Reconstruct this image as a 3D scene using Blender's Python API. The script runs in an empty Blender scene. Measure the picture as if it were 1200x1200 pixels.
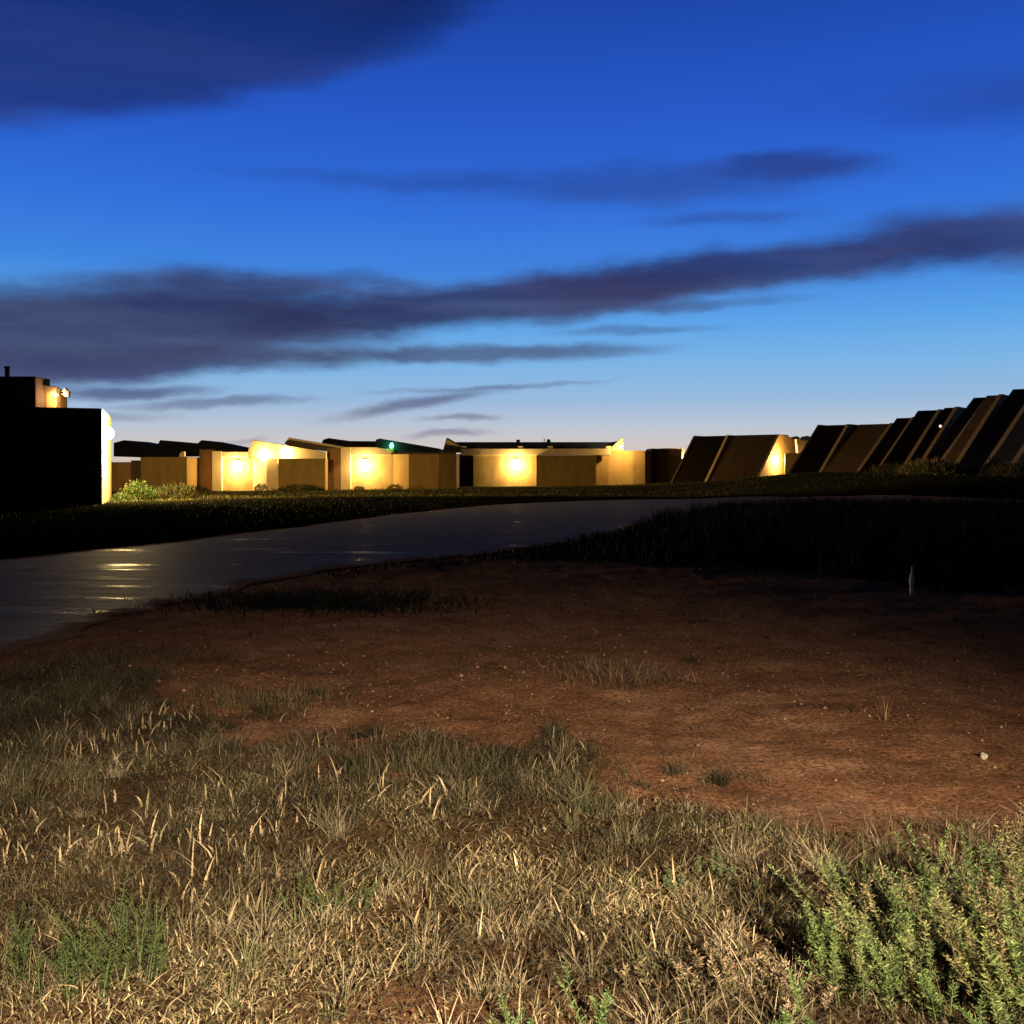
import bpy, bmesh, math, random
import numpy as np
from mathutils import Vector, Matrix

random.seed(7)
RNG = np.random.default_rng(11)
sc = bpy.context.scene
COL = sc.collection
F = 1150.0          # focal length in pixels of the 1200 px photograph
HZ = 550.0          # eye level row
EYE = 1.6

def X_(px, Y): return (px - 600.0) / F * Y
def Z_(py, Y): return EYE - (py - HZ) / F * Y

def sstep(a, b, v):
    t = np.clip((np.asarray(v, float) - a) / (b - a), 0, 1)
    return t * t * (3 - 2 * t)

# ------------------------------------------------------------------ noise
_perm = RNG.random((256, 256))
def vnoise(x, y):
    xi = np.floor(x).astype(int); yi = np.floor(y).astype(int)
    fx = x - xi; fy = y - yi
    fx = fx * fx * (3 - 2 * fx); fy = fy * fy * (3 - 2 * fy)
    a = _perm[xi % 256, yi % 256]; b = _perm[(xi + 1) % 256, yi % 256]
    c = _perm[xi % 256, (yi + 1) % 256]; d = _perm[(xi + 1) % 256, (yi + 1) % 256]
    return (a * (1 - fx) + b * fx) * (1 - fy) + (c * (1 - fx) + d * fx) * fy
def fbm(x, y, o=4):
    s = 0.0; a = 0.5; t = 0.0
    for i in range(o):
        s = s + a * vnoise(x * 2 ** i + 17.3 * i, y * 2 ** i + 5.1 * i); t += a; a *= 0.5
    return s / t

# ------------------------------------------------------------------ terrain
NEAR = [(-7.5, -20), (-6.2, 0), (-5.3, 5), (-4.5, 8.56), (-4.2, 10.8), (-3.5, 13.6), (-2.2, 16.7), (0, 19.2), (2.6, 25), (5, 32), (8, 38), (12, 39.5), (15, 38), (20, 33), (28, 26), (45, 14)]
FAR = [(-14, -20), (-12.5, 0), (-11.6, 6), (-11, 10), (-10.2, 13.6), (-9.1, 17.5), (-7.5, 21.6), (-5.2, 29.7), (-3.2, 37.5), (0, 45), (5, 50.5), (11, 52), (16, 48), (21, 42), (31, 33), (50, 20)]
def seg_dist(px, py, pts):
    d = np.full(np.shape(px), 1e9)
    for (x0, y0), (x1, y1) in zip(pts[:-1], pts[1:]):
        dx, dy = x1 - x0, y1 - y0
        t = np.clip(((px - x0) * dx + (py - y0) * dy) / (dx * dx + dy * dy), 0, 1)
        d = np.minimum(d, np.hypot(px - x0 - t * dx, py - y0 - t * dy))
    return d
POLY = NEAR + FAR[::-1]
def in_road(x, y):
    x = np.asarray(x, float); y = np.asarray(y, float)
    ins = np.zeros(np.shape(x), bool)
    n = len(POLY)
    for i in range(n):
        x0, y0 = POLY[i]; x1, y1 = POLY[(i + 1) % n]
        c = ((y0 > y) != (y1 > y))
        with np.errstate(divide='ignore', invalid='ignore'):
            xc = (x1 - x0) * (y - y0) / ((y1 - y0) if y1 != y0 else 1e-9) + x0
        ins ^= c & (x < xc)
    return ins
def H0(x, y):
    x = np.asarray(x, float); y = np.asarray(y, float)
    far = sstep(40, 85, y) * (1 - sstep(200, 400, y))
    base = far * np.clip(-0.3 + (x + 33) / 47 * 0.45, -0.4, 0.35)
    y0 = 46 - np.maximum(0, x - 14)
    bank = 1.25 * sstep(9, 22, x) * sstep(0, 1, (y - y0) / 9) * (1 - 0.75 * sstep(66, 92, y)) * (1 - sstep(120, 220, y))
    return base + bank
def HN(x, y):
    """terrain with small bumps away from the road"""
    x = np.asarray(x, float); y = np.asarray(y, float)
    d = np.minimum(seg_dist(x, y, NEAR), seg_dist(x, y, FAR))
    off = np.where(in_road(x, y), 0, sstep(0.05, 0.8, d))
    near = 1 - sstep(14, 45, y)
    b = (fbm(x * 1.1, y * 1.1, 3) - 0.5) * 0.10 + (fbm(x * 5 + 40, y * 5, 3) - 0.5) * 0.032 + (fbm(x * 15, y * 15 + 9, 3) - 0.5) * 0.026
    sink = np.where(in_road(x, y), -0.02, 0.0)
    return H0(x, y) + off * near * b + sink
def hz(x, y): return float(HN(np.array([x]), np.array([y]))[0])

# ------------------------------------------------------------------ tagging
def tag(o, label=None, cat=None, group=None, kind=None):
    if label: o['label'] = label
    if cat: o['category'] = cat
    if group: o['group'] = group
    if kind: o['kind'] = kind
    return o
def thing(name, loc, label, cat, group=None):
    o = bpy.data.objects.new(name, None); COL.objects.link(o)
    o.location = loc; o.empty_display_size = 0.3
    return tag(o, label, cat, group)
def adopt(o, parent):
    o.parent = parent
    o.matrix_parent_inverse = Matrix.Translation(parent.location).inverted() if parent.parent is None else Matrix.Translation(root_loc(parent)).inverted()
def root_loc(o):
    while o.parent is not None: o = o.parent
    return o.location
def link(name, me, mat, parent=None):
    o = bpy.data.objects.new(name, me); COL.objects.link(o)
    if mat and not me.materials: me.materials.append(mat)
    if parent is not None:
        # meshes are written in world space; shift the vertices into the root's frame
        r = root_loc(parent)
        me.transform(Matrix.Translation((-r.x, -r.y, -r.z)))
        o.parent = parent
    return o
def mesh_bm(name, bm, mat, parent=None, bevel=0.0):
    bmesh.ops.recalc_face_normals(bm, faces=bm.faces[:])
    if bevel > 0:
        bmesh.ops.bevel(bm, geom=bm.edges[:], offset=bevel, segments=2, affect='EDGES', profile=0.5)
    me = bpy.data.meshes.new(name); bm.to_mesh(me); bm.free()
    return link(name, me, mat, parent)
def mesh_np(name, V, Fc, mat, parent=None, tint=None, smooth=False):
    """V (n,3), Fc list of arrays of equal-width faces; tint per vertex"""
    me = bpy.data.meshes.new(name)
    V = np.asarray(V, np.float32)
    me.vertices.add(len(V)); me.vertices.foreach_set('co', V.ravel())
    loops = np.concatenate([f.ravel() for f in Fc]).astype(np.int32)
    tot = np.concatenate([np.full(len(f), f.shape[1]) for f in Fc]).astype(np.int32)
    start = np.concatenate([[0], np.cumsum(tot)[:-1]]).astype(np.int32)
    me.loops.add(len(loops)); me.loops.foreach_set('vertex_index', loops)
    me.polygons.add(len(tot)); me.polygons.foreach_set('loop_start', start); me.polygons.foreach_set('loop_total', tot)
    me.update(calc_edges=True); me.validate()
    if tint is not None:
        at = me.color_attributes.new('tint', 'FLOAT_COLOR', 'POINT')
        c = np.ones((len(V), 4), np.float32); c[:, :3] = tint
        at.data.foreach_set('color', c.ravel())
    if smooth:
        me.polygons.foreach_set('use_smooth', np.ones(len(tot), bool))
    return link(name, me, mat, parent)

# ------------------------------------------------------------------ materials
class N:
    def __init__(self, mat):
        mat.use_nodes = True; self.t = mat.node_tree; self.t.nodes.clear()
    def n(self, typ, **kw):
        nd = self.t.nodes.new(typ)
        for k, v in kw.items():
            if k.startswith('i_'):
                nd.inputs[k[2:].replace('_', ' ')].default_value = v
            else: setattr(nd, k, v)
        return nd
    def l(self, a, b): self.t.links.new(a, b)
def rgb(c): return (c[0], c[1], c[2], 1.0)
def stucco(name, c, var=0.25, bump=0.25, streak=True):
    m = bpy.data.materials.new(name); g = N(m)
    out = g.n('ShaderNodeOutputMaterial'); p = g.n('ShaderNodeBsdfPrincipled'); g.l(p.outputs[0], out.inputs[0])
    p.inputs['Roughness'].default_value = 0.92; p.inputs['Specular IOR Level'].default_value = 0.2
    tc = g.n('ShaderNodeTexCoord'); mp = g.n('ShaderNodeMapping'); g.l(tc.outputs['Object'], mp.inputs[0])
    mp.inputs['Scale'].default_value = (1, 1, 0.35)
    n1 = g.n('ShaderNodeTexNoise', i_Scale=1.3, i_Detail=6.0, i_Roughness=0.65); g.l(mp.outputs[0], n1.inputs['Vector'])
    n2 = g.n('ShaderNodeTexNoise', i_Scale=14.0, i_Detail=5.0); g.l(tc.outputs['Object'], n2.inputs['Vector'])
    cr = g.n('ShaderNodeValToRGB'); g.l(n1.outputs['Fac'], cr.inputs[0])
    cr.color_ramp.elements[0].position = 0.3; cr.color_ramp.elements[0].color = rgb([v * (1 - var) for v in c])
    cr.color_ramp.elements[1].position = 0.72; cr.color_ramp.elements[1].color = rgb([min(1, v * (1 + var * 0.7)) for v in c])
    mx = g.n('ShaderNodeMix', data_type='RGBA', blend_type='MULTIPLY'); mx.inputs['Factor'].default_value = 0.45
    g.l(cr.outputs[0], mx.inputs['A']); g.l(n2.outputs['Color'], mx.inputs['B'])
    ga = g.n('ShaderNodeMix', data_type='RGBA', blend_type='MULTIPLY')
    n3 = g.n('ShaderNodeMath', operation='MULTIPLY'); g.l(n2.outputs['Fac'], n3.inputs[0]); n3.inputs[1].default_value = 1.0
    g.t.nodes.remove(ga); g.t.nodes.remove(mx)
    mr = g.n('ShaderNodeMapRange'); mr.inputs['To Min'].default_value = 0.75; mr.inputs['To Max'].default_value = 1.2; g.l(n3.outputs[0], mr.inputs[0])
    vm = g.n('ShaderNodeVectorMath', operation='SCALE'); g.l(cr.outputs[0], vm.inputs[0]); g.l(mr.outputs[0], vm.inputs['Scale'])
    g.l(vm.outputs[0], p.inputs['Base Color'])
    bp = g.n('ShaderNodeBump', i_Strength=bump, i_Distance=0.03); g.l(n2.outputs['Fac'], bp.inputs['Height']); g.l(bp.outputs[0], p.inputs['Normal'])
    return m
def plain(name, c, rough=0.6, metal=0.0, var=0.15, scale=8.0, spec=0.3):
    m = bpy.data.materials.new(name); g = N(m)
    out = g.n('ShaderNodeOutputMaterial'); p = g.n('ShaderNodeBsdfPrincipled'); g.l(p.outputs[0], out.inputs[0])
    p.inputs['Roughness'].default_value = rough; p.inputs['Metallic'].default_value = metal; p.inputs['Specular IOR Level'].default_value = spec
    tc = g.n('ShaderNodeTexCoord'); n1 = g.n('ShaderNodeTexNoise', i_Scale=scale, i_Detail=4.0); g.l(tc.outputs['Object'], n1.inputs['Vector'])
    cr = g.n('ShaderNodeValToRGB'); g.l(n1.outputs['Fac'], cr.inputs[0])
    cr.color_ramp.elements[0].position = 0.3; cr.color_ramp.elements[0].color = rgb([v * (1 - var) for v in c])
    cr.color_ramp.elements[1].position = 0.7; cr.color_ramp.elements[1].color = rgb([v * (1 + var) for v in c])
    g.l(cr.outputs[0], p.inputs['Base Color'])
    return m
def emit(name, c, s):
    m = bpy.data.materials.new(name); g = N(m)
    out = g.n('ShaderNodeOutputMaterial'); e = g.n('ShaderNodeEmission'); g.l(e.outputs[0], out.inputs[0])
    e.inputs[0].default_value = rgb(c); e.inputs[1].default_value = s
    return m
def tinted(name, rough=0.85, trans=0.25, spec=0.15):
    m = bpy.data.materials.new(name); g = N(m)
    out = g.n('ShaderNodeOutputMaterial'); p = g.n('ShaderNodeBsdfPrincipled')
    p.inputs['Roughness'].default_value = rough; p.inputs['Specular IOR Level'].default_value = spec
    at = g.n('ShaderNodeAttribute', attribute_name='tint')
    tc = g.n('ShaderNodeTexCoord'); n1 = g.n('ShaderNodeTexNoise', i_Scale=60.0, i_Detail=2.0); g.l(tc.outputs['Object'], n1.inputs['Vector'])
    mr = g.n('ShaderNodeMapRange'); mr.inputs['To Min'].default_value = 0.65; mr.inputs['To Max'].default_value = 1.35; g.l(n1.outputs['Fac'], mr.inputs[0])
    vm = g.n('ShaderNodeVectorMath', operation='SCALE'); g.l(at.outputs['Color'], vm.inputs[0]); g.l(mr.outputs[0], vm.inputs['Scale'])
    g.l(vm.outputs[0], p.inputs['Base Color'])
    if trans > 0:
        tr = g.n('ShaderNodeBsdfTranslucent'); g.l(vm.outputs[0], tr.inputs[0])
        mx = g.n('ShaderNodeMixShader'); mx.inputs[0].default_value = trans
        g.l(p.outputs[0], mx.inputs[1]); g.l(tr.outputs[0], mx.inputs[2]); g.l(mx.outputs[0], out.inputs[0])
    else: g.l(p.outputs[0], out.inputs[0])
    return m

M_ADOBE = stucco('adobe stucco', (0.42, 0.245, 0.085))
M_ADOBE_DIM = stucco('dimmed adobe stucco', (0.27, 0.14, 0.055))  # sides in less light: the dimness is put into the adobe colour
M_PORCH = stucco('pale ochre stucco', (0.43, 0.28, 0.11), var=0.35)
M_CREAM = stucco('cream stucco', (0.52, 0.38, 0.21), var=0.15)
M_DARKST = stucco('dark and unlit wall stucco', (0.07, 0.045, 0.03))  # dark parts, and unlit walls with their shade put into the colour
M_BLACKST = stucco('dark shaded stucco', (0.06, 0.042, 0.026))  # shade of the unlit building put into its wall colour
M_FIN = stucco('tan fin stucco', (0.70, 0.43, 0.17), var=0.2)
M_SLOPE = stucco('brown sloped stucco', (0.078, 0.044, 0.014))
M_SLOPE_B = stucco('light-boosted brown sloped stucco', (0.19, 0.108, 0.03))  # brown raised to stand in for missing lamp light
M_FRONT = stucco('dimmed ochre front stucco', (0.235, 0.14, 0.04))  # fronts turned from the lamps; their dimness is put into this colour
M_ROOF = plain('dark roofing', (0.008, 0.008, 0.010), rough=0.95, spec=0.05)
M_SOLAR = plain('dark blue panels', (0.010, 0.013, 0.028), rough=0.75, spec=0.1)
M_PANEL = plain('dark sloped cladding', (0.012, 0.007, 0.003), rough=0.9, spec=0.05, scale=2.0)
M_METAL = plain('dark painted metal', (0.03, 0.03, 0.032), rough=0.5, metal=0.4)
M_PALE = plain('pale painted metal', (0.62, 0.5, 0.46), rough=0.5)
M_WHITE = plain('white plastic', (0.5, 0.52, 0.48), rough=0.5)
M_STAKE = plain('white painted stake', (0.8, 0.84, 0.76), rough=0.6)
M_SCRAP = plain('dusty paper', (0.33, 0.27, 0.22), rough=0.8)
M_BULB = emit('warm lamp glass', (1.0, 0.80, 0.50), 22.0)
M_GREEN = emit('green lamp glass', (0.22, 1.0, 0.58), 2.6)
M_SMALLB = emit('small warm lamp glass', (1.0, 0.62, 0.38), 3.0)
M_VEG = tinted('foliage tint'); M_DRY = tinted('dry grass tint', trans=0.2)
M_STEM = plain('green stem', (0.065, 0.075, 0.026), rough=0.8)

# ------------------------------------------------------------------ world: dusk sky with clouds
def az_el(px, py):
    dx = px - 600.0; dz = HZ - py
    return math.atan2(dx, F), math.atan2(dz, math.hypot(F, dx))
def build_world():
    w = bpy.data.worlds.new('World'); sc.world = w; w.use_nodes = True
    g = N(w); t = g.t
    def math_(op, a, b=None, clamp=False):
        nd = g.n('ShaderNodeMath', operation=op); nd.use_clamp = clamp
        for i, v in enumerate((a, b)):
            if v is None: continue
            if isinstance(v, (int, float)): nd.inputs[i].default_value = v
            else: g.l(v, nd.inputs[i])
        return nd.outputs[0]
    def mrange(v, a, b, c=0.0, d=1.0, smooth=True):
        nd = g.n('ShaderNodeMapRange'); nd.interpolation_type = 'SMOOTHSTEP' if smooth else 'LINEAR'
        g.l(v, nd.inputs[0])
        for k, q in zip(('From Min', 'From Max', 'To Min', 'To Max'), (a, b, c, d)): nd.inputs[k].default_value = q
        return nd.outputs[0]
    tc = g.n('ShaderNodeTexCoord'); sp = g.n('ShaderNodeSeparateXYZ'); g.l(tc.outputs['Generated'], sp.inputs[0])
    az = math_('ARCTAN2', sp.outputs[0], sp.outputs[1]); el = math_('ARCSINE', sp.outputs[2])
    ae = g.n('ShaderNodeCombineXYZ'); g.l(az, ae.inputs[0]); g.l(el, ae.inputs[1])
    # clear-sky colour by elevation
    def ramp(stops):
        cr = g.n('ShaderNodeValToRGB'); cr.color_ramp.interpolation = 'B_SPLINE' if False else 'LINEAR'
        E = cr.color_ramp.elements
        while len(E) > 1: E.remove(E[0])
        first = True
        for pos, c in stops:
            e = E[0] if first else E.new(pos)
            e.position = pos; e.color = rgb(c); first = False
        return cr
    def lin(r, gg, b):
        f = lambda v: (v / 255 / 12.92) if v / 255 <= 0.04045 else ((v / 255 + 0.055) / 1.055) ** 2.4
        return (f(r), f(gg), f(b))
    EM = math.radians(45.0)
    def pos(py): return math.atan2(HZ - py, F) / EM
    elf = math_('DIVIDE', el, EM, True)
    sky = ramp([(0.0, lin(212, 190, 172)), (pos(525), lin(206, 198, 194)), (pos(500), lin(184, 196, 212)), (pos(470), lin(150, 185, 220)),
                (pos(430), lin(122, 180, 230)), (pos(380), lin(90, 163, 232)), (pos(320), lin(62, 132, 224)), (pos(250), lin(48, 112, 218)),
                (pos(170), lin(39, 94, 206)), (pos(90), lin(33, 82, 190)), (pos(0), lin(26, 69, 168)), (0.75, lin(10, 26, 80)), (1.0, lin(5, 10, 34))])
    g.l(elf, sky.inputs[0])
    # slight brightening in the middle of the view (afterglow), darker to the sides and behind
    front = mrange(sp.outputs[1], -0.1, 0.75, 0.05, 1.0)
    # warp
    mpw = g.n('ShaderNodeMapping'); mpw.inputs['Rotation'].default_value = (0, 0, math.radians(-7)); mpw.inputs['Scale'].default_value = (4.5, 22, 1)
    g.l(ae.outputs[0], mpw.inputs[0])
    nz = g.n('ShaderNodeTexNoise', i_Scale=1.0, i_Detail=9.0, i_Roughness=0.62); g.l(mpw.outputs[0], nz.inputs['Vector'])
    mpb = g.n('ShaderNodeMapping'); mpb.inputs['Scale'].default_value = (9, 16, 1); g.l(ae.outputs[0], mpb.inputs[0])
    nb = g.n('ShaderNodeTexNoise', i_Scale=1.0, i_Detail=8.0, i_Roughness=0.6); g.l(mpb.outputs[0], nb.inputs['Vector'])
    wv = g.n('ShaderNodeVectorMath', operation='SUBTRACT'); g.l(nb.outputs['Color'], wv.inputs[0]); wv.inputs[1].default_value = (0.5, 0.5, 0.5)
    wm = g.n('ShaderNodeVectorMath', operation='MULTIPLY'); g.l(wv.outputs[0], wm.inputs[0]); wm.inputs[1].default_value = (0.075, 0.026, 0)
    wa = g.n('ShaderNodeVectorMath', operation='ADD'); g.l(ae.outputs[0], wa.inputs[0]); g.l(wm.outputs[0], wa.inputs[1])
    coord = wa.outputs[0]
    # clouds: (x0,y0,x1,y1,half thickness, opacity, noise) measured on the photograph, turned into sky directions
    CL = CLOUDS
    dens = None
    for (x0, y0, x1, y1, ht, op, na, soft) in CL:
        a0, e0 = az_el(x0, y0); a1, e1 = az_el(x1, y1)
        mp = g.n('ShaderNodeMapping', vector_type='TEXTURE')
        mp.inputs['Location'].default_value = ((a0 + a1) / 2, (e0 + e1) / 2, 0)
        mp.inputs['Rotation'].default_value = (0, 0, math.atan2(e1 - e0, a1 - a0))
        mp.inputs['Scale'].default_value = (math.hypot(a1 - a0, e1 - e0) / 2, ht / F, 1)
        g.l(coord, mp.inputs[0])
        ln = g.n('ShaderNodeVectorMath', operation='LENGTH'); g.l(mp.outputs[0], ln.inputs[0])
        nn = mrange(nz.outputs['Fac'], 0.25, 0.75, -na, na, False)
        r = math_('ADD', ln.outputs['Value'], nn)
        v = mrange(r, 1.0 + soft * 0.4, 1.0 - soft, 0.0, op)
        if dens is None: dens = v
        else:
            # screen combination: 1-(1-a)(1-b)
            ia = math_('SUBTRACT', 1.0, dens); ib = math_('SUBTRACT', 1.0, v)
            dens = math_('SUBTRACT', 1.0, math_('MULTIPLY', ia, ib))
    ccol = ramp([(0.0, lin(150, 140, 160)), (pos(500), lin(118, 118, 142)), (pos(465), lin(70, 78, 124)), (pos(420), lin(47, 50, 92)),
                 (pos(370), lin(40, 45, 86)), (pos(300), lin(38, 46, 96)), (pos(190), lin(30, 56, 132)), (pos(90), lin(30, 52, 122)), (pos(40), lin(18, 43, 112)), (pos(0), lin(13, 34, 92)), (0.8, lin(6, 12, 34)), (1.0, lin(4, 8, 24))])
    g.l(elf, ccol.inputs[0])
    # purple mottling in the clouds
    mps = g.n('ShaderNodeMapping'); mps.inputs['Rotation'].default_value = (0, 0, math.radians(-9)); mps.inputs['Scale'].default_value = (3.2, 24, 1); mps.inputs['Location'].default_value = (3.1, 1.7, 0)
    g.l(wa.outputs[0], mps.inputs[0])
    nst = g.n('ShaderNodeTexNoise', i_Scale=1.0, i_Detail=5.0, i_Roughness=0.55); g.l(mps.outputs[0], nst.inputs['Vector'])
    mot = g.n('ShaderNodeMix', data_type='RGBA')
    mf = math_('MULTIPLY', mrange(nst.outputs['Fac'], 0.38, 0.68, 0.0, 0.6), mrange(el, 0.20, 0.34, 1.0, 0.2))
    g.l(mf, mot.inputs['Factor']); g.l(ccol.outputs[0], mot.inputs['A']); mot.inputs['B'].default_value = rgb(lin(72, 67, 100))
    # thin places let the sky through
    dens = math_('MULTIPLY', dens, mrange(nst.outputs['Fac'], 0.35, 0.75, 1.0, 0.93))
    mx = g.n('ShaderNodeMix', data_type='RGBA'); g.l(dens, mx.inputs['Factor']); g.l(sky.outputs[0], mx.inputs['A']); g.l(mot.outputs['Result'], mx.inputs['B'])
    # below the horizon: dark ground haze
    dn = mrange(el, -0.02, 0.0, 0.03, 1.0)
    fac = math_('MULTIPLY', front, dn)
    sc_ = g.n('ShaderNodeVectorMath', operation='SCALE'); g.l(mx.outputs['Result'], sc_.inputs[0]); g.l(fac, sc_.inputs['Scale'])
    b1 = g.n('ShaderNodeBackground'); g.l(sc_.outputs[0], b1.inputs[0]); b1.inputs[1].default_value = 1.0
    # physical twilight sky, a faint share of the whole
    ns = g.n('ShaderNodeTexSky'); ns.sky_type = 'NISHITA'; ns.sun_disc = False
    ns.sun_elevation = math.radians(1.0); ns.sun_rotation = math.radians(4.0)
    b2 = g.n('ShaderNodeBackground'); g.l(ns.outputs[0], b2.inputs[0]); b2.inputs[1].default_value = 0.0012
    ad = g.n('ShaderNodeAddShader'); g.l(b1.outputs[0], ad.inputs[0]); g.l(b2.outputs[0], ad.inputs[1])
    out = g.n('ShaderNodeOutputWorld'); g.l(ad.outputs[0], out.inputs[0])

CLOUDS = [
    # x0, y0, x1, y1, half thickness, opacity, noise, softness
    (-480, 34, 600, -52, 92, 0.90, 0.10, 0.30),
    (330, 60, 575, -6, 40, 0.5, 0.2, 0.6),      # big dark cloud top left
    (-200, 70, 330, 70, 55, 0.5, 0.25, 0.8),
    (-520, 402, 520, 360, 62, 0.95, 0.16, 0.45),    # long band
    (150, 335, 450, 328, 20, 0.8, 0.25, 0.7),
    (280, 372, 900, 318, 32, 0.9, 0.2, 0.5),
    (600, 340, 1190, 272, 30, 0.88, 0.25, 0.5),
    (960, 276, 1500, 258, 32, 0.85, 0.25, 0.6),
    (-200, 432, 500, 412, 19, 0.85, 0.3, 0.6),      # lower fringe of the band
    (300, 418, 790, 406, 11, 0.75, 0.35, 0.7),
    (620, 362, 950, 350, 8, 0.6, 0.4, 0.8),
    (640, 388, 860, 380, 6, 0.4, 0.4, 0.8),
    (820, 190, 1065, 188, 17, 0.75, 0.3, 0.7),      # upper right streak
    (480, 218, 1010, 200, 26, 0.5, 0.35, 0.9),
    (250, 196, 620, 214, 14, 0.35, 0.4, 0.9),
    (740, 258, 960, 246, 9, 0.4, 0.4, 0.9),
    (950, 120, 1500, 80, 34, 0.45, 0.4, 0.9),
    (40, 462, 250, 457, 9, 0.8, 0.35, 0.7),         # low streaks
    (130, 476, 365, 468, 6, 0.6, 0.4, 0.8),
    (60, 490, 200, 486, 6, 0.4, 0.4, 0.8),
    (380, 492, 600, 455, 9, 0.75, 0.4, 0.8),
    (430, 463, 700, 446, 4, 0.45, 0.4, 0.8),
    (500, 493, 590, 487, 4, 0.6, 0.4, 0.8),
    (485, 510, 575, 505, 5, 0.6, 0.4, 0.8),
    (255, 516, 330, 513, 5, 0.4, 0.4, 0.8),
]
build_world()

# ------------------------------------------------------------------ camera
cam = bpy.data.cameras.new('Camera'); co = bpy.data.objects.new('Camera', cam); COL.objects.link(co)
co.location = (0, 0, EYE); co.rotation_euler = (math.radians(90), 0, 0)
cam.sensor_width = 36; cam.lens = 36 * F / 1200; cam.shift_y = -(600 - HZ) / 1200
cam.clip_end = 8000; cam.clip_start = 0.05
sc.camera = co

# ------------------------------------------------------------------ ground
def axis(lo, hi, segs):
    return np.concatenate([np.arange(a, b, s) for a, b, s in segs] + [[hi]])
ys = np.concatenate([np.arange(-30, 1.5, 1.5), np.arange(1.5, 8, 0.045), np.arange(8, 20, 0.14), np.arange(20, 62, 0.7), np.arange(62, 130, 1.5), np.geomspace(130, 5000, 22)])
xh = np.concatenate([np.arange(0, 3.6, 0.045), np.arange(3.6, 9, 0.16), np.arange(9, 62, 0.8), np.geomspace(62, 5000, 20)])
xs = np.concatenate([-xh[:0:-1], xh])
GX, GY = np.meshgrid(xs, ys)
GZ = HN(GX, GY)
V = np.stack([GX, GY, GZ], -1).reshape(-1, 3)
nr, nc = GX.shape
idx = np.arange(nr * nc).reshape(nr, nc)
Q = np.stack([idx[:-1, :-1], idx[:-1, 1:], idx[1:, 1:], idx[1:, :-1]], -1).reshape(-1, 4)
gx, gy = V[:, 0], V[:, 1]
dirt = np.array([0.190, 0.092, 0.048]); pale = np.array([0.26, 0.15, 0.088]); soil = np.array([0.045, 0.032, 0.016]); olive = np.array([0.045, 0.039, 0.012])
mixn = fbm(gx * 0.9, gy * 1.6, 4)[:, None]
C = dirt * (0.75 + 0.5 * mixn) + (pale - dirt) * sstep(0.55, 0.75, fbm(gx * 2.3 + 9, gy * 3 + 4, 3))[:, None] * 0.5
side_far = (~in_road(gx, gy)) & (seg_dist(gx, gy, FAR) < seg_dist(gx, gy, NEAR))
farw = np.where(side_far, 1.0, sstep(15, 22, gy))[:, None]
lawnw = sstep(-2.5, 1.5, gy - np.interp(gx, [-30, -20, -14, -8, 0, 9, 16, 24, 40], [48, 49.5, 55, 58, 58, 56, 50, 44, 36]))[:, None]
C = C * (1 - farw) + farw * ((olive * lawnw + np.array([0.003, 0.003, 0.0015]) * (1 - lawnw)) * (0.6 + 0.8 * mixn))  # ground short of the lawn blackened in place of shade
def thatch_cover(x, y):
    """how much dry grass covers the near ground (0..1), by place"""
    nse = (fbm(x * 1.4 + 3, y * 1.4 + 8, 3) - 0.5)
    lim = np.interp(x, [-4.2, -3.2, -2.6, -1.5, -1.0, 0.3, 0.75, 1.2, 2.2, 3.4], [8.0, 7.9, 7.0, 5.9, 5.6, 5.7, 4.7, 4.05, 3.9, 3.8])
    a = 1 - sstep(-0.45, 0.35, y - lim + nse * 2.4)
    bare = np.exp(-(((x - 0.0) / 0.28) ** 2 + ((y - 2.85) / 0.16) ** 2)) + 0.8 * np.exp(-(((x + 0.32) / 0.2) ** 2 + ((y - 2.95) / 0.12) ** 2))
    return np.clip(a * (1 - 0.7 * np.clip(bare, 0, 1)), 0, 1)
cov = thatch_cover(gx, gy)[:, None]
C = C * (1 - 0.8 * cov) + soil * (0.8 * cov)
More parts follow.
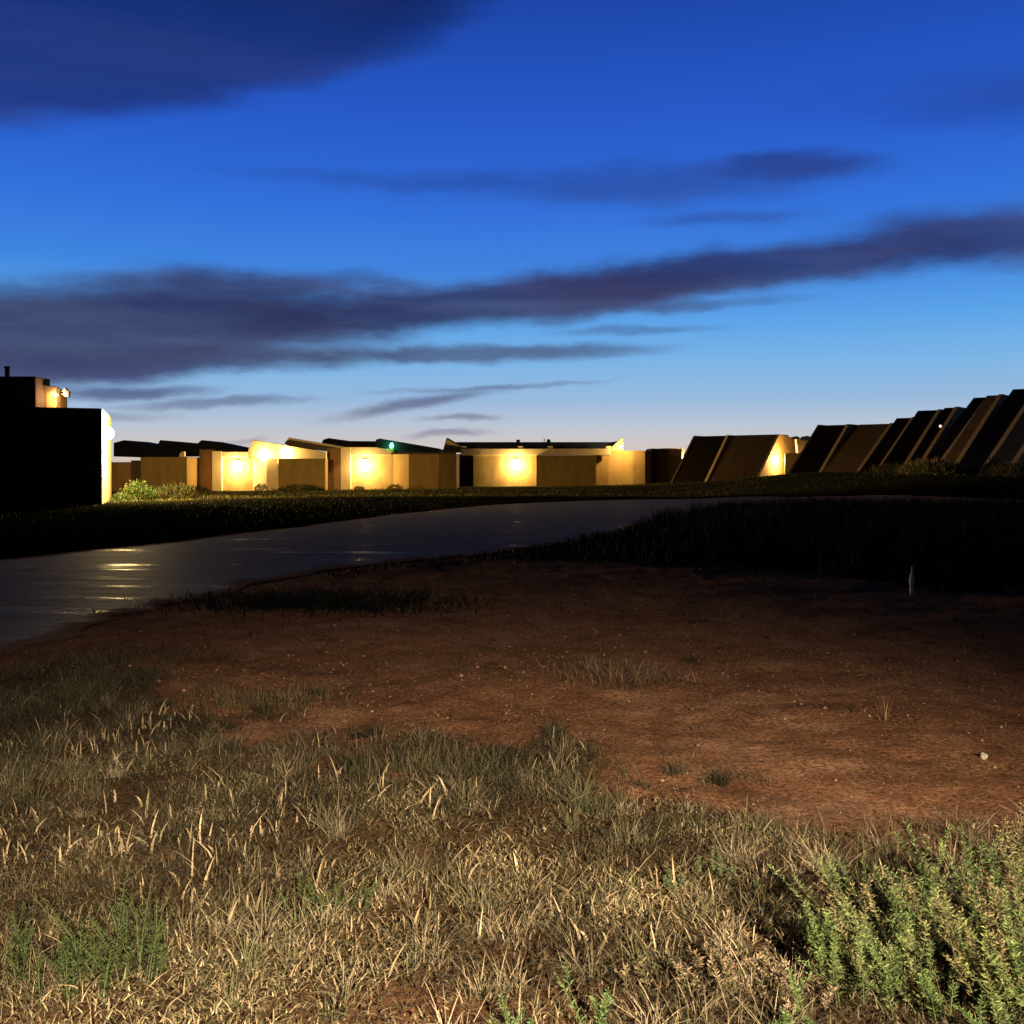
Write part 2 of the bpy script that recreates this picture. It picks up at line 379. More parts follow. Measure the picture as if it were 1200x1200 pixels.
def ground_mat():
    m = bpy.data.materials.new('earth'); g = N(m)
    out = g.n('ShaderNodeOutputMaterial'); p = g.n('ShaderNodeBsdfPrincipled'); g.l(p.outputs[0], out.inputs[0])
    p.inputs['Roughness'].default_value = 1.0; p.inputs['Specular IOR Level'].default_value = 0.0
    at = g.n('ShaderNodeAttribute', attribute_name='tint'); tc = g.n('ShaderNodeTexCoord')
    n1 = g.n('ShaderNodeTexNoise', i_Scale=38.0, i_Detail=7.0, i_Roughness=0.7); g.l(tc.outputs['Object'], n1.inputs['Vector'])
    n2 = g.n('ShaderNodeTexNoise', i_Scale=3.0, i_Detail=5.0, i_Roughness=0.6); g.l(tc.outputs['Object'], n2.inputs['Vector'])
    a = g.n('ShaderNodeMapRange'); g.l(n1.outputs['Fac'], a.inputs[0]); a.inputs['From Min'].default_value = 0.3; a.inputs['From Max'].default_value = 0.7; a.inputs['To Min'].default_value = 0.2; a.inputs['To Max'].default_value = 1.75
    b = g.n('ShaderNodeMapRange'); g.l(n2.outputs['Fac'], b.inputs[0]); b.inputs['From Min'].default_value = 0.3; b.inputs['From Max'].default_value = 0.7; b.inputs['To Min'].default_value = 0.7; b.inputs['To Max'].default_value = 1.25
    mm = g.n('ShaderNodeMath', operation='MULTIPLY'); g.l(a.outputs[0], mm.inputs[0]); g.l(b.outputs[0], mm.inputs[1])
    vm = g.n('ShaderNodeVectorMath', operation='SCALE'); g.l(at.outputs['Color'], vm.inputs[0]); g.l(mm.outputs[0], vm.inputs['Scale'])
    g.l(vm.outputs[0], p.inputs['Base Color'])
    bp = g.n('ShaderNodeBump', i_Strength=1.0, i_Distance=0.03); g.l(n1.outputs['Fac'], bp.inputs['Height']); g.l(bp.outputs[0], p.inputs['Normal'])
    return m
M_GROUND = ground_mat()
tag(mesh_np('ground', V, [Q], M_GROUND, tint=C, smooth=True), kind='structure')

# ------------------------------------------------------------------ road
def road_mat():
    m = bpy.data.materials.new('worn asphalt'); g = N(m)
    out = g.n('ShaderNodeOutputMaterial'); tc = g.n('ShaderNodeTexCoord')
    d = g.n('ShaderNodeBsdfDiffuse'); g1 = g.n('ShaderNodeBsdfGlossy'); g2 = g.n('ShaderNodeBsdfGlossy'); m1 = g.n('ShaderNodeMixShader'); m2 = g.n('ShaderNodeMixShader')
    mp = g.n('ShaderNodeMapping'); mp.inputs['Scale'].default_value = (0.22, 1.7, 1); g.l(tc.outputs['Object'], mp.inputs[0])
    n1 = g.n('ShaderNodeTexNoise', i_Scale=1.0, i_Detail=6.0, i_Roughness=0.6); g.l(mp.outputs[0], n1.inputs['Vector'])
    n2 = g.n('ShaderNodeTexNoise', i_Scale=45.0, i_Detail=5.0, i_Roughness=0.7); g.l(tc.outputs['Object'], n2.inputs['Vector'])
    n3 = g.n('ShaderNodeTexNoise', i_Scale=2.2, i_Detail=6.0, i_Roughness=0.65); g.l(tc.outputs['Object'], n3.inputs['Vector'])
    cr = g.n('ShaderNodeValToRGB'); g.l(n3.outputs['Fac'], cr.inputs[0])
    cr.color_ramp.elements[0].position = 0.3; cr.color_ramp.elements[0].color = (0.055, 0.05, 0.053, 1)
    cr.color_ramp.elements[1].position = 0.7; cr.color_ramp.elements[1].color = (0.115, 0.10, 0.10, 1)
    gr = g.n('ShaderNodeMapRange'); g.l(n2.outputs['Fac'], gr.inputs[0]); gr.inputs['To Min'].default_value = 0.4; gr.inputs['To Max'].default_value = 1.6
    vm = g.n('ShaderNodeVectorMath', operation='SCALE'); g.l(cr.outputs[0], vm.inputs[0]); g.l(gr.outputs[0], vm.inputs['Scale'])
    # sand drifting in from the edges
    at = g.n('ShaderNodeAttribute', attribute_name='tint')
    ed = g.n('ShaderNodeMath', operation='ADD'); g.l(at.outputs['Fac'], ed.inputs[0]); 
    nn = g.n('ShaderNodeMapRange'); g.l(n3.outputs['Fac'], nn.inputs[0]); nn.inputs['From Min'].default_value = 0.3; nn.inputs['From Max'].default_value = 0.7; nn.inputs['To Min'].default_value = -0.35; nn.inputs['To Max'].default_value = 0.35
    g.l(nn.outputs[0], ed.inputs[1])
    em = g.n('ShaderNodeMapRange'); em.interpolation_type = 'SMOOTHSTEP'; g.l(ed.outputs[0], em.inputs[0]); em.inputs['From Min'].default_value = 0.25; em.inputs['From Max'].default_value = 0.85
    mc = g.n('ShaderNodeMix', data_type='RGBA'); g.l(em.outputs[0], mc.inputs['Factor']); mc.inputs['A'].default_value = (0.17, 0.10, 0.062, 1); g.l(vm.outputs[0], mc.inputs['B'])
    g.l(mc.outputs['Result'], d.inputs[0])
    bp = g.n('ShaderNodeBump', i_Strength=0.8, i_Distance=0.03); g.l(n1.outputs['Fac'], bp.inputs['Height'])
    bq = g.n('ShaderNodeBump', i_Strength=0.5, i_Distance=0.006); g.l(n2.outputs['Fac'], bq.inputs['Height']); g.l(bp.outputs[0], bq.inputs['Normal'])
    for nd in (d, g1, g2): g.l(bq.outputs[0], nd.inputs['Normal'])
    g1.inputs['Color'].default_value = (0.95, 0.92, 0.95, 1); g1.inputs['Roughness'].default_value = 0.62
    g2.inputs['Color'].default_value = (1, 0.97, 0.94, 1); g2.inputs['Roughness'].default_value = 0.2
    f1 = g.n('ShaderNodeMath', operation='MULTIPLY'); g.l(em.outputs[0], f1.inputs[0]); f1.inputs[1].default_value = 0.046
    g.l(f1.outputs[0], m1.inputs[0]); g.l(d.outputs[0], m1.inputs[1]); g.l(g1.outputs[0], m1.inputs[2])
    sm = g.n('ShaderNodeMapRange'); sm.interpolation_type = 'SMOOTHSTEP'; g.l(n1.outputs['Fac'], sm.inputs[0]); sm.inputs['From Min'].default_value = 0.55; sm.inputs['From Max'].default_value = 0.70; sm.inputs['To Max'].default_value = 0.03
    f2 = g.n('ShaderNodeMath', operation='MULTIPLY'); g.l(sm.outputs[0], f2.inputs[0]); g.l(em.outputs[0], f2.inputs[1])
    g.l(f2.outputs[0], m2.inputs[0]); g.l(m1.outputs[0], m2.inputs[1]); g.l(g2.outputs[0], m2.inputs[2]); g.l(m2.outputs[0], out.inputs[0])
    return m
def resample(pts, n):
    p = np.array(pts, float)
    # Catmull-Rom through the points, evenly spread by arc length
    q = []
    for i in range(len(p) - 1):
        p0 = p[max(i - 1, 0)]; p1 = p[i]; p2 = p[i + 1]; p3 = p[min(i + 2, len(p) - 1)]
        for t in np.linspace(0, 1, 12, endpoint=False):
            q.append(0.5 * ((2 * p1) + (-p0 + p2) * t + (2 * p0 - 5 * p1 + 4 * p2 - p3) * t ** 2 + (-p0 + 3 * p1 - 3 * p2 + p3) * t ** 3))
    q.append(p[-1]); q = np.array(q)
    # keep the pairing of the two edges: parametrise by control index
    u = np.linspace(0, len(q) - 1, n); i = np.clip(np.floor(u).astype(int), 0, len(q) - 2); f = (u - i)[:, None]
    return q[i] * (1 - f) + q[i + 1] * f
NR = 900
A = resample(NEAR, NR); B = resample(FAR, NR)
wig = (fbm(np.arange(NR) * 0.05, np.zeros(NR) + 3, 4) - 0.5)[:, None]
A = A + wig * np.array([0.9, 0.3]); B = B - wig[::-1] * np.array([0.7, 0.4])
ts = np.concatenate([np.linspace(0, 0.12, 7), np.linspace(0.2, 0.8, 9), np.linspace(0.88, 1, 7)])
RV = np.array([[a * (1 - t) + b * t for t in ts] for a, b in zip(A, B)])
RX, RY = RV[..., 0], RV[..., 1]
crown = 0.03 * (1 - (2 * ts - 1) ** 2)
RZ = H0(RX, RY) + 0.010 + crown[None, :]
WID = np.hypot(*(B - A).T)[:, None]
EDGE = np.clip(np.minimum(ts, 1 - ts)[None, :] * WID / 0.55, 0, 1)
RVv = np.stack([RX, RY, RZ], -1).reshape(-1, 3)
ri = np.arange(RVv.shape[0]).reshape(RX.shape)
RQ = np.stack([ri[:-1, :-1], ri[:-1, 1:], ri[1:, 1:], ri[1:, :-1]], -1).reshape(-1, 4)
tag(mesh_np('road', RVv, [RQ], road_mat(), tint=np.repeat(EDGE.reshape(-1, 1), 3, 1), smooth=True), kind='structure')

# ------------------------------------------------------------------ vegetation builders
def blades(name, base, h, w, yaw, lean, droop, col, mat, parent=None, tipcol=None):
    """tapering curved blades: base (n,3); one mesh"""
    n = len(base); T = np.array([0, 0.35, 0.7, 1.0])
    d = np.stack([np.cos(yaw), np.sin(yaw), np.zeros(n)], -1)
    sy = yaw + np.pi / 2 + RNG.normal(0, 0.7, n)
    s = np.stack([np.cos(sy), np.sin(sy), np.zeros(n)], -1)
    Vv = []
    for k, t in enumerate(T):
        c = base + d * (h * lean * t ** 1.4)[:, None]
        c[:, 2] += h * (t - droop * t ** 2.2)
        ww = w * (1 - 0.75 * t) if k < 3 else None
        if k < 3: Vv += [c - s * ww[:, None] / 2, c + s * ww[:, None] / 2]
        else: Vv += [c]
    Vv = np.stack(Vv, 1)              # n,7,3
    o = (np.arange(n) * 7)[:, None]
    q1 = o + np.array([0, 1, 3, 2]); q2 = o + np.array([2, 3, 5, 4]); tr = o + np.array([4, 5, 6])
    tc = col if tipcol is None else tipcol
    cc = np.stack([col * 0.7, col * 0.7, col, col, tc, tc, tc], 1).reshape(-1, 3)
    return mesh_np(name, Vv.reshape(-1, 3), [np.concatenate([q1, q2]), tr], mat, parent, tint=cc)

class Plant:
    """stems with leaves, gathered as two meshes"""
    def __init__(s): s.lv = []; s.lt = []; s.lc = []; s.sv = []; s.sq = []
    def leaf(s, p, d, L, W, c):
        d = d.normalized(); up = Vector((random.gauss(0, 1), random.gauss(0, 1), random.gauss(0.6, 1)))
        sd = d.cross(up)
        if sd.length < 1e-4: return
        sd.normalize(); nrm = sd.cross(d)
        i = len(s.lv)
        s.lv += [p, p + d * L * 0.5 + sd * W / 2 + nrm * W * 0.18, p + d * L - nrm * L * 0.12, p + d * L * 0.5 - sd * W / 2 + nrm * W * 0.18]
        s.lt += [(i, i + 1, i + 2), (i, i + 2, i + 3)]
        s.lc += [c] * 4
    def stem(s, pts, r0, r1):
        i0 = len(s.sv); n = len(pts)
        for k, p in enumerate(pts):
            r = r0 + (r1 - r0) * k / (n - 1)
            for a in range(3):
                an = a * 2.094; s.sv.append(p + Vector((math.cos(an) * r, math.sin(an) * r, 0)))
        for k in range(n - 1):
            for a in range(3):
                b = (a + 1) % 3
                s.sq.append((i0 + k * 3 + a, i0 + k * 3 + b, i0 + k * 3 + 3 + b, i0 + k * 3 + 3 + a))
    def sprig(s, base, direc, L, nl, ll, lw, c0, c1, r=0.003, curve=0.15, start=0.15, tuft=0):
        direc = direc.normalized(); pts = []; side = Vector((random.gauss(0, 1), random.gauss(0, 1), 0)) * curve
        for k in range(7):
            t = k / 6; pts.append(base + direc * (L * t) + side * (L * t * t))
        s.stem(pts, r, r * 0.35)
        for k in range(nl):
            t = start + (1 - start) * (k / nl) ** 0.85
            j = min(int(t * 6), 5); f = t * 6 - j
            p = pts[j].lerp(pts[j + 1], f); an = k * 2.4 + random.uniform(-.4, .4)
            out = Vector((math.cos(an), math.sin(an), 0)) + direc * random.uniform(0.35, 1.1) + Vector((0, 0, random.uniform(-.2, .3)))
            f2 = (1.1 - 0.55 * t) * random.uniform(0.65, 1.2)
            v = random.uniform(0.65, 1.3)
            c = [(a * (1 - t) + b * t) * v for a, b in zip(c0, c1)]
            s.leaf(p, out, ll * f2, lw * f2, c)
    def build(s, root, leafname='foliage', mat=None):
        if s.lv: mesh_np(leafname, np.array(s.lv), [np.array(s.lt)], mat or M_VEG, root, tint=np.array(s.lc))
        if s.sv: mesh_np('stem', np.array(s.sv), [np.array(s.sq)], M_STEM, root)['kind'] = 'stuff'

def gpt(px, py):
    """ground point under a pixel of flat near ground"""
    Y = EYE * F / (py - HZ); x = X_(px, Y)
    return Vector((x, Y, hz(x, Y)))

# ------------------------------------------------------------------ dry grass of the foreground
def scatter(n, xr, yr, prob):
    """n tries inside a camera-wide wedge, kept with prob(x,y)"""
    y = np.sqrt(RNG.uniform(yr[0] ** 2, yr[1] ** 2, n)); x = RNG.uniform(xr[0], xr[1], n) * y
    k = RNG.random(n) < prob(x, y)
    x, y = x[k], y[k]
    return x, y, HN(x, y)
def pick(n, pal, jit=0.25):
    pal = np.array(pal); c = pal[RNG.integers(0, len(pal), n)]
    return c * RNG.uniform(1 - jit, 1 + jit, (n, 1))
STRAW = [(0.235, 0.175, 0.095), (0.18, 0.135, 0.07), (0.14, 0.115, 0.06), (0.11, 0.095, 0.045), (0.30, 0.225, 0.125), (0.085, 0.08, 0.035), (0.075, 0.055, 0.03)]
DULL = [(0.075, 0.07, 0.032), (0.095, 0.08, 0.04), (0.055, 0.06, 0.026), (0.12, 0.095, 0.05)]

# matted thatch: curled, tangled, lying in every direction
x, y, z = scatter(290000, (-0.62, 0.62), (2.2, 8.2), lambda x, y: thatch_cover(x, y) * np.clip(4.0 / y, 0.15, 1.0) ** 1.3 * (0.25 + 0.95 * sstep(0.25, 0.7, fbm(x * 3.1, y * 3.1, 3))))
n = len(x)
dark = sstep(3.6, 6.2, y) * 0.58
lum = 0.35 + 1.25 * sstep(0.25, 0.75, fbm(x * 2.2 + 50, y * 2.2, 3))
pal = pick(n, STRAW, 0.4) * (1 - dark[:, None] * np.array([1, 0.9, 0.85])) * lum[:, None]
lift = RNG.exponential(0.022, n) * (0.4 + 1.2 * fbm(x * 4 + 8, y * 4, 2))
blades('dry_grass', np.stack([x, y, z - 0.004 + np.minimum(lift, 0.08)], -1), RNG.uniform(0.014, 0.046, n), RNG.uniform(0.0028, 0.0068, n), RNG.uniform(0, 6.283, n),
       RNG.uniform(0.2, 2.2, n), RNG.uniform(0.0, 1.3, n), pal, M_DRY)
tag(bpy.data.objects['dry_grass'], 'matted dry straw coloured grass over the near ground', 'grass', kind='stuff')

# upright thin blades in clumps
def clumpy(x, y): return thatch_cover(x, y) * sstep(0.5, 0.64, fbm(x * 2.7 + 20, y * 2.7 + 4, 3))
x, y, z = scatter(110000, (-0.62, 0.62), (2.3, 8.2), lambda x, y: clumpy(x, y) * np.clip(4.0 / y, 0.2, 1))
n = len(x)
hcl = 0.075 + 0.15 * fbm(x * 1.8 + 7, y * 1.8, 2)
blades('upright_dry_grass', np.stack([x, y, z - 0.005], -1), hcl * RNG.uniform(0.3, 0.95, n), RNG.uniform(0.002, 0.0042, n), RNG.uniform(0, 6.283, n),
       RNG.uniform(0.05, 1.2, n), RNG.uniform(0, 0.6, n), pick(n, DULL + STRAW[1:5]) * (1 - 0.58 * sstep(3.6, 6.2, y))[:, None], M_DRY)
tag(bpy.data.objects['upright_dry_grass'], 'thin upright dry grass blades standing in clumps across the foreground', 'grass', kind='stuff')

# darker greener grass patch in the middle distance and at the left edge
def patch(x, y):
    a = np.exp(-(((x + 0.05) / 0.75) ** 2 + ((y - 5.35) / 0.34) ** 2) ** 1.5)
    b = np.exp(-(((x + 3.3) / 0.7) ** 2 + ((y - 7.3) / 0.9) ** 2) ** 1.5)
    c = 0.6 * np.exp(-(((x + 1.7) / 0.5) ** 2 + ((y - 6.9) / 0.5) ** 2) ** 1.5) + 0.5 * np.exp(-(((x + 1.0) / 0.9) ** 2 + ((y - 4.6) / 0.5) ** 2) ** 1.5)
    d = 0.7 * np.exp(-(((x - 0.9) / 0.55) ** 2 + ((y - 5.05) / 0.09) ** 2) ** 1.5) + 0.5 * np.exp(-(((x - 2.1) / 0.8) ** 2 + ((y - 5.2) / 0.08) ** 2) ** 1.5)
    return np.clip(a + b + c + d, 0, 1)
x, y, z = scatter(60000, (-0.62, 0.62), (4.0, 8.6), lambda x, y: patch(x, y) * (0.2 + 0.8 * sstep(0.35, 0.6, fbm(x * 4, y * 4, 2))))
n = len(x)
blades('green_grass', np.stack([x, y, z - 0.005], -1), RNG.uniform(0.03, 0.13, n), RNG.uniform(0.002, 0.0045, n), RNG.uniform(0, 6.283, n),
       RNG.uniform(0.2, 1.7, n), RNG.uniform(0, 0.8, n), pick(n, [(0.05, 0.058, 0.022), (0.07, 0.068, 0.03), (0.04, 0.048, 0.02), (0.11, 0.09, 0.045)]), M_DRY)
tag(bpy.data.objects['green_grass'], 'darker green brown grass at the edge of the bare dirt', 'grass', kind='stuff')

# taller bunches of straw: many stems from one foot
def bunches(name, label, n0, yr, prob, nb, hr, pal, w=(0.0022, 0.005)):
    cx, cy, cz = scatter(n0, (-0.6, 0.6), yr, prob)
    k = RNG.integers(nb[0], nb[1], len(cx)); ii = np.repeat(np.arange(len(cx)), k); n = len(ii)
    rr = np.abs(RNG.normal(0, 0.035, n)) ; aa = RNG.uniform(0, 6.283, n)
    x = cx[ii] + np.cos(aa) * rr; y = cy[ii] + np.sin(aa) * rr
    h = RNG.uniform(hr[0], hr[1], len(cx))[ii] * RNG.uniform(0.4, 1.1, n)
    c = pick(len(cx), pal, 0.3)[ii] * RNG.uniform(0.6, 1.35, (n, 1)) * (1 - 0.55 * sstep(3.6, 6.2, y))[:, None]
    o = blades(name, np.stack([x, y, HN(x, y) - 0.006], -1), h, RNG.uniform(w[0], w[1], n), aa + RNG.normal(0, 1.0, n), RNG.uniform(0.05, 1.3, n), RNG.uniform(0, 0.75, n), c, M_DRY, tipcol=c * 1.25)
    return tag(o, label, 'grass', kind='stuff')
bunches('dry_grass_bunches', 'taller bunches of grey straw grass rising from the matted foreground', 900, (2.5, 7.0), lambda x, y: thatch_cover(x, y) * sstep(0.42, 0.62, fbm(x * 1.5 + 33, y * 1.5 + 2, 3)), (25, 70), (0.08, 0.19),
        [(0.20, 0.16, 0.095), (0.15, 0.125, 0.07), (0.25, 0.195, 0.12), (0.11, 0.10, 0.05), (0.085, 0.085, 0.04)])
bunches('scrubby_clumps', 'dark tangled scrubby clumps along the ragged edge of the dirt', 150, (4.4, 7.6), lambda x, y: np.clip(patch(x, y) + 0.9 * thatch_cover(x, y) * (1 - thatch_cover(x, y)) * 4, 0, 1) * (x < 1.4), (60, 140), (0.07, 0.16),
        [(0.05, 0.047, 0.022), (0.07, 0.06, 0.03), (0.04, 0.042, 0.018), (0.10, 0.08, 0.042)], w=(0.0025, 0.005))
bunches('sparse_dirt_weeds', 'small sparse dry weeds dotted over the bare dirt', 420, (4.2, 13), lambda x, y: (1 - thatch_cover(x, y)) * (~in_road(x, y)) * (seg_dist(x, y, NEAR) > 0.8) * (x > -4.6) * sstep(0.5, 0.7, fbm(x * 0.9 + 60, y * 1.6 + 6, 3)), (8, 40), (0.03, 0.10),
        [(0.09, 0.075, 0.035), (0.06, 0.055, 0.026), (0.14, 0.095, 0.05), (0.045, 0.04, 0.02)], w=(0.003, 0.006))

# broad pale dead leaves and stalks
def pale(x, y): return np.clip(thatch_cover(x, y), 0, 1) * (1 - 0.6 * sstep(0.2, 0.8, x / np.maximum(y, .1) * 3)) 
x, y, z = scatter(3200, (-0.6, 0.6), (2.5, 6.4), lambda x, y: pale(x, y) * sstep(0.42, 0.62, fbm(x * 1.9 + 70, y * 1.9, 3)))
n = len(x)
blades('pale_dead_stalks', np.stack([x, y, z], -1), RNG.uniform(0.04, 0.15, n), RNG.uniform(0.006, 0.015, n), RNG.uniform(0, 6.283, n),
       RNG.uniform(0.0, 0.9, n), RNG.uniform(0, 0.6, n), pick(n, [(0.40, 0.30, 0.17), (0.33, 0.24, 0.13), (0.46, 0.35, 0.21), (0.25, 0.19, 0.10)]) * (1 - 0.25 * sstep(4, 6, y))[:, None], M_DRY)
tag(bpy.data.objects['pale_dead_stalks'], 'pale dead stalks and curled leaves standing in the dry grass', 'dead stalks', kind='stuff')

# dead twigs and sparse litter out on the dirt
def dirtp(x, y):
    return (1 - thatch_cover(x, y)) * np.where(in_road(x, y), 0, 1) * (seg_dist(x, y, NEAR) > 0.7) * (x > -4.5) * (0.15 + 0.85 * sstep(0.5, 0.7, fbm(x * 1.3 + 31, y * 2.5, 3)))
x, y, z = scatter(16000, (-0.6, 0.62), (3.6, 13), lambda x, y: dirtp(x, y))
n = len(x)
blades('dirt_litter', np.stack([x, y, z], -1), RNG.uniform(0.012, 0.05, n), RNG.uniform(0.003, 0.007, n), RNG.uniform(0, 6.283, n),
       RNG.uniform(0.8, 2.6, n), RNG.uniform(0.2, 0.8, n), pick(n, [(0.2, 0.12, 0.06), (0.10, 0.06, 0.03), (0.3, 0.2, 0.11), (0.06, 0.05, 0.03)]), M_DRY)
tag(bpy.data.objects['dirt_litter'], 'scattered dry plant litter on the reddish dirt', 'litter', kind='stuff')

# gravel
def gravel():
    n0 = 19000
    y = np.sqrt(RNG.uniform(2.6 ** 2, 17 ** 2, n0)); x = RNG.uniform(-0.62, 0.62, n0) * y
    k = (~in_road(x, y)) & (RNG.random(n0) < 1 - 0.85 * thatch_cover(x, y))
    x, y = x[k], y[k]; z = HN(x, y); n = len(x)
    base = np.array([(1, 0, 0), (-1, 0, 0), (0, 1, 0), (0, -1, 0), (0, 0, .7), (0, 0, -.6)], float)
    tri = np.array([(0, 2, 4), (2, 1, 4), (1, 3, 4), (3, 0, 4), (2, 0, 5), (1, 2, 5), (3, 1, 5), (0, 3, 5)])
    r = np.clip(RNG.lognormal(-5.2, 0.55, n), 0.0022, 0.028) * np.clip(y / 7, 0.7, 1.5)
    Vv = base[None] * RNG.uniform(0.6, 1.3, (n, 6, 3)) * r[:, None, None]
    Vv[..., 0] += x[:, None]; Vv[..., 1] += y[:, None]; Vv[..., 2] += (z + r * 0.2)[:, None]
    T = (tri[None] + (np.arange(n) * 6)[:, None, None]).reshape(-1, 3)
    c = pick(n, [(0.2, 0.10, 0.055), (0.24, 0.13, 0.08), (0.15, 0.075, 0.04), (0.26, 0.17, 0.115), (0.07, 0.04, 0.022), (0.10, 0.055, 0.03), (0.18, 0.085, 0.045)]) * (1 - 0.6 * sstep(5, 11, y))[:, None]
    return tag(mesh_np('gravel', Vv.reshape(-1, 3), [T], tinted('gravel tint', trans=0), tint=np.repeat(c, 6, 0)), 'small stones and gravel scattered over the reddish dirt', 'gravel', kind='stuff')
gravel()

# ------------------------------------------------------------------ near plants
def weed(name, label, cat, px, py, spread, nst, hgt, leaf, cols, group=None, lean=(0, 0), nl=46, up=1.0, loose=0.14):
    p0 = gpt(px, py); r = thing(name, p0, label, cat, group); P = Plant()
    for i in range(nst):
        b = p0 + Vector((random.gauss(0, spread), random.gauss(0, spread * 0.55), 0)); b.z = hz(b.x, b.y) - 0.005
        off = (b.x - p0.x) / max(spread, .01)
        d = Vector((lean[0] + off * 0.16 + random.gauss(0, loose), lean[1] + random.gauss(0, loose), up))
        L = hgt * random.uniform(0.35, 1.0)
        c0, c1 = random.choice(cols)
        P.sprig(b, d, L, nl, leaf, leaf * 0.25, c0, c1, r=0.0026)
        for q in range(random.randint(1, 3)):
            t = random.uniform(0.25, 0.75); bb = b + d.normalized() * L * t
            P.sprig(bb, d + Vector((random.gauss(0, .5), random.gauss(0, .5), 0)), L * 0.4, nl // 3, leaf * 0.9, leaf * 0.24, c0, c1, r=0.0015)
    P.build(r); return r
SAGE = [((0.026, 0.042, 0.011), (0.16, 0.205, 0.072)), ((0.016, 0.032, 0.008), (0.095, 0.145, 0.042)), ((0.036, 0.048, 0.015), (0.22, 0.245, 0.095)), ((0.03, 0.045, 0.011), (0.14, 0.19, 0.058)), ((0.055, 0.045, 0.02), (0.22, 0.17, 0.08))]  # first tone of each pair darkened as shade inside the shrub
YELL = [((0.06, 0.065, 0.018), (0.25, 0.24, 0.075)), ((0.05, 0.055, 0.015), (0.2, 0.21, 0.065))]  # lamp light put into the yellow of the corner leaves
GREEN = [((0.02, 0.03, 0.009), (0.068, 0.09, 0.028)), ((0.016, 0.026, 0.008), (0.05, 0.072, 0.02))]
BRIGHT = [((0.045, 0.085, 0.022), (0.14, 0.225, 0.07)), ((0.04, 0.07, 0.02), (0.12, 0.19, 0.06))]
weed('sage_shrub', 'sage green shrub with slender leaning sprigs, left of the tallest shrub', 'shrub', 1045, 1190, 0.13, 30, 0.41, 0.026, SAGE, lean=(-0.28, 0.03), nl=100, loose=0.24)
weed('sage_shrub', 'tallest sage green shrub, thick with pale leaning sprigs, near the bottom right corner', 'shrub', 1155, 1150, 0.17, 46, 0.56, 0.027, SAGE, lean=(-0.30, 0.03), nl=110, loose=0.24)
weed('sage_shrub', 'shrub with lamp light coloured into its yellow green leaves, filling the very bottom right corner', 'shrub', 1215, 1215, 0.12, 32, 0.42, 0.028, YELL + SAGE, lean=(-0.26, 0.0), nl=100, loose=0.24)
weed('spiky_weed', 'green upright spiky weed at the right edge above the shrubs', 'weed', 1190, 1060, 0.10, 10, 0.30, 0.026, GREEN + SAGE, lean=(-0.05, 0))
weed('green_weed', 'tall green weed with one upright plume in the dry grass at lower left', 'weed', 160, 1150, 0.045, 18, 0.34, 0.026, GREEN, lean=(0.02, 0))
weed('green_weed', 'low dark green weed spreading at the lower left, left of the tall plume', 'weed', 95, 1160, 0.10, 14, 0.19, 0.026, GREEN, lean=(0, 0))
weed('green_weed', 'thin leaning green weed at the far left edge of the grass', 'weed', 22, 1140, 0.03, 5, 0.22, 0.024, GREEN, lean=(-0.15, 0))
weed('green_weed', 'small dark green weed among dry stalks left of centre', 'weed', 378, 1070, 0.06, 9, 0.15, 0.028, GREEN)
weed('bright_sprig', 'tall bright green sprig at the bottom edge right of centre', 'weed', 705, 1215, 0.018, 4, 0.26, 0.024, BRIGHT, lean=(0.0, 0))
weed('bright_sprig', 'bright green sprigs with two tips at the bottom edge near the centre', 'weed', 610, 1225, 0.05, 6, 0.17, 0.022, BRIGHT)
weed('bright_sprig', 'very short bright green sprigs at the bottom edge left of the other bright sprigs', 'weed', 530, 1225, 0.03, 5, 0.09, 0.022, BRIGHT)
weed('green_weed', 'faint green upright tuft among the straw right of centre', 'weed', 822, 1040, 0.09, 10, 0.15, 0.022, [((0.06, 0.085, 0.035), (0.13, 0.16, 0.07))])
weed('bright_sprig', 'small bright sprigs at the bottom edge just left of the shrubs', 'weed', 905, 1225, 0.05, 6, 0.12, 0.024, BRIGHT + SAGE)
# brown dead weed behind the sage
weed('dead_weed', 'brown dead weed with dark hollow in front of the sage shrub', 'weed', 865, 1165, 0.13, 26, 0.17, 0.028, [((0.10, 0.07, 0.04), (0.24, 0.17, 0.10)), ((0.14, 0.10, 0.06), (0.30, 0.22, 0.14))], nl=26)

def tuft(name, label, cat, px, py, sp, n, h, cols, lean=0.5, w=0.0035, group=None):
    p0 = gpt(px, py); r = thing(name, p0, label, cat, group)
    b = np.stack([RNG.normal(p0.x, sp, n), RNG.normal(p0.y, sp * 0.6, n)], -1); zz = HN(b[:, 0], b[:, 1])
    yaw = np.arctan2(b[:, 1] - p0.y, b[:, 0] - p0.x) + RNG.normal(0, 1.3, n)
    blades('blades', np.stack([b[:, 0], b[:, 1], zz - 0.005], -1), RNG.uniform(0.45, 1, n) * h, np.full(n, w) * RNG.uniform(.7, 1.3, n), yaw, RNG.uniform(0.05, lean, n), RNG.uniform(0, 0.35, n), pick(n, cols, 0.45), M_DRY, r)['kind'] = 'stuff'
    return r
BLK = [(0.006, 0.006, 0.003), (0.010, 0.009, 0.004), (0.004, 0.0045, 0.0025)]
BROWN = [(0.16, 0.10, 0.055), (0.11, 0.07, 0.04), (0.20, 0.13, 0.075), (0.075, 0.05, 0.03)]
DKG = [(0.03, 0.028, 0.014), (0.045, 0.04, 0.02), (0.022, 0.022, 0.012)]
tuft('grass_tuft', 'brown dry tuft alone on the bare reddish dirt', 'grass tuft', 722, 800, 0.24, 520, 0.17, BROWN, lean=1.9, w=0.005)
tuft('grass_tuft', 'flat dark tuft on the dirt at the left near the road edge', 'grass tuft', 150, 772, 0.45, 700, 0.11, DKG, lean=1.4, w=0.006)
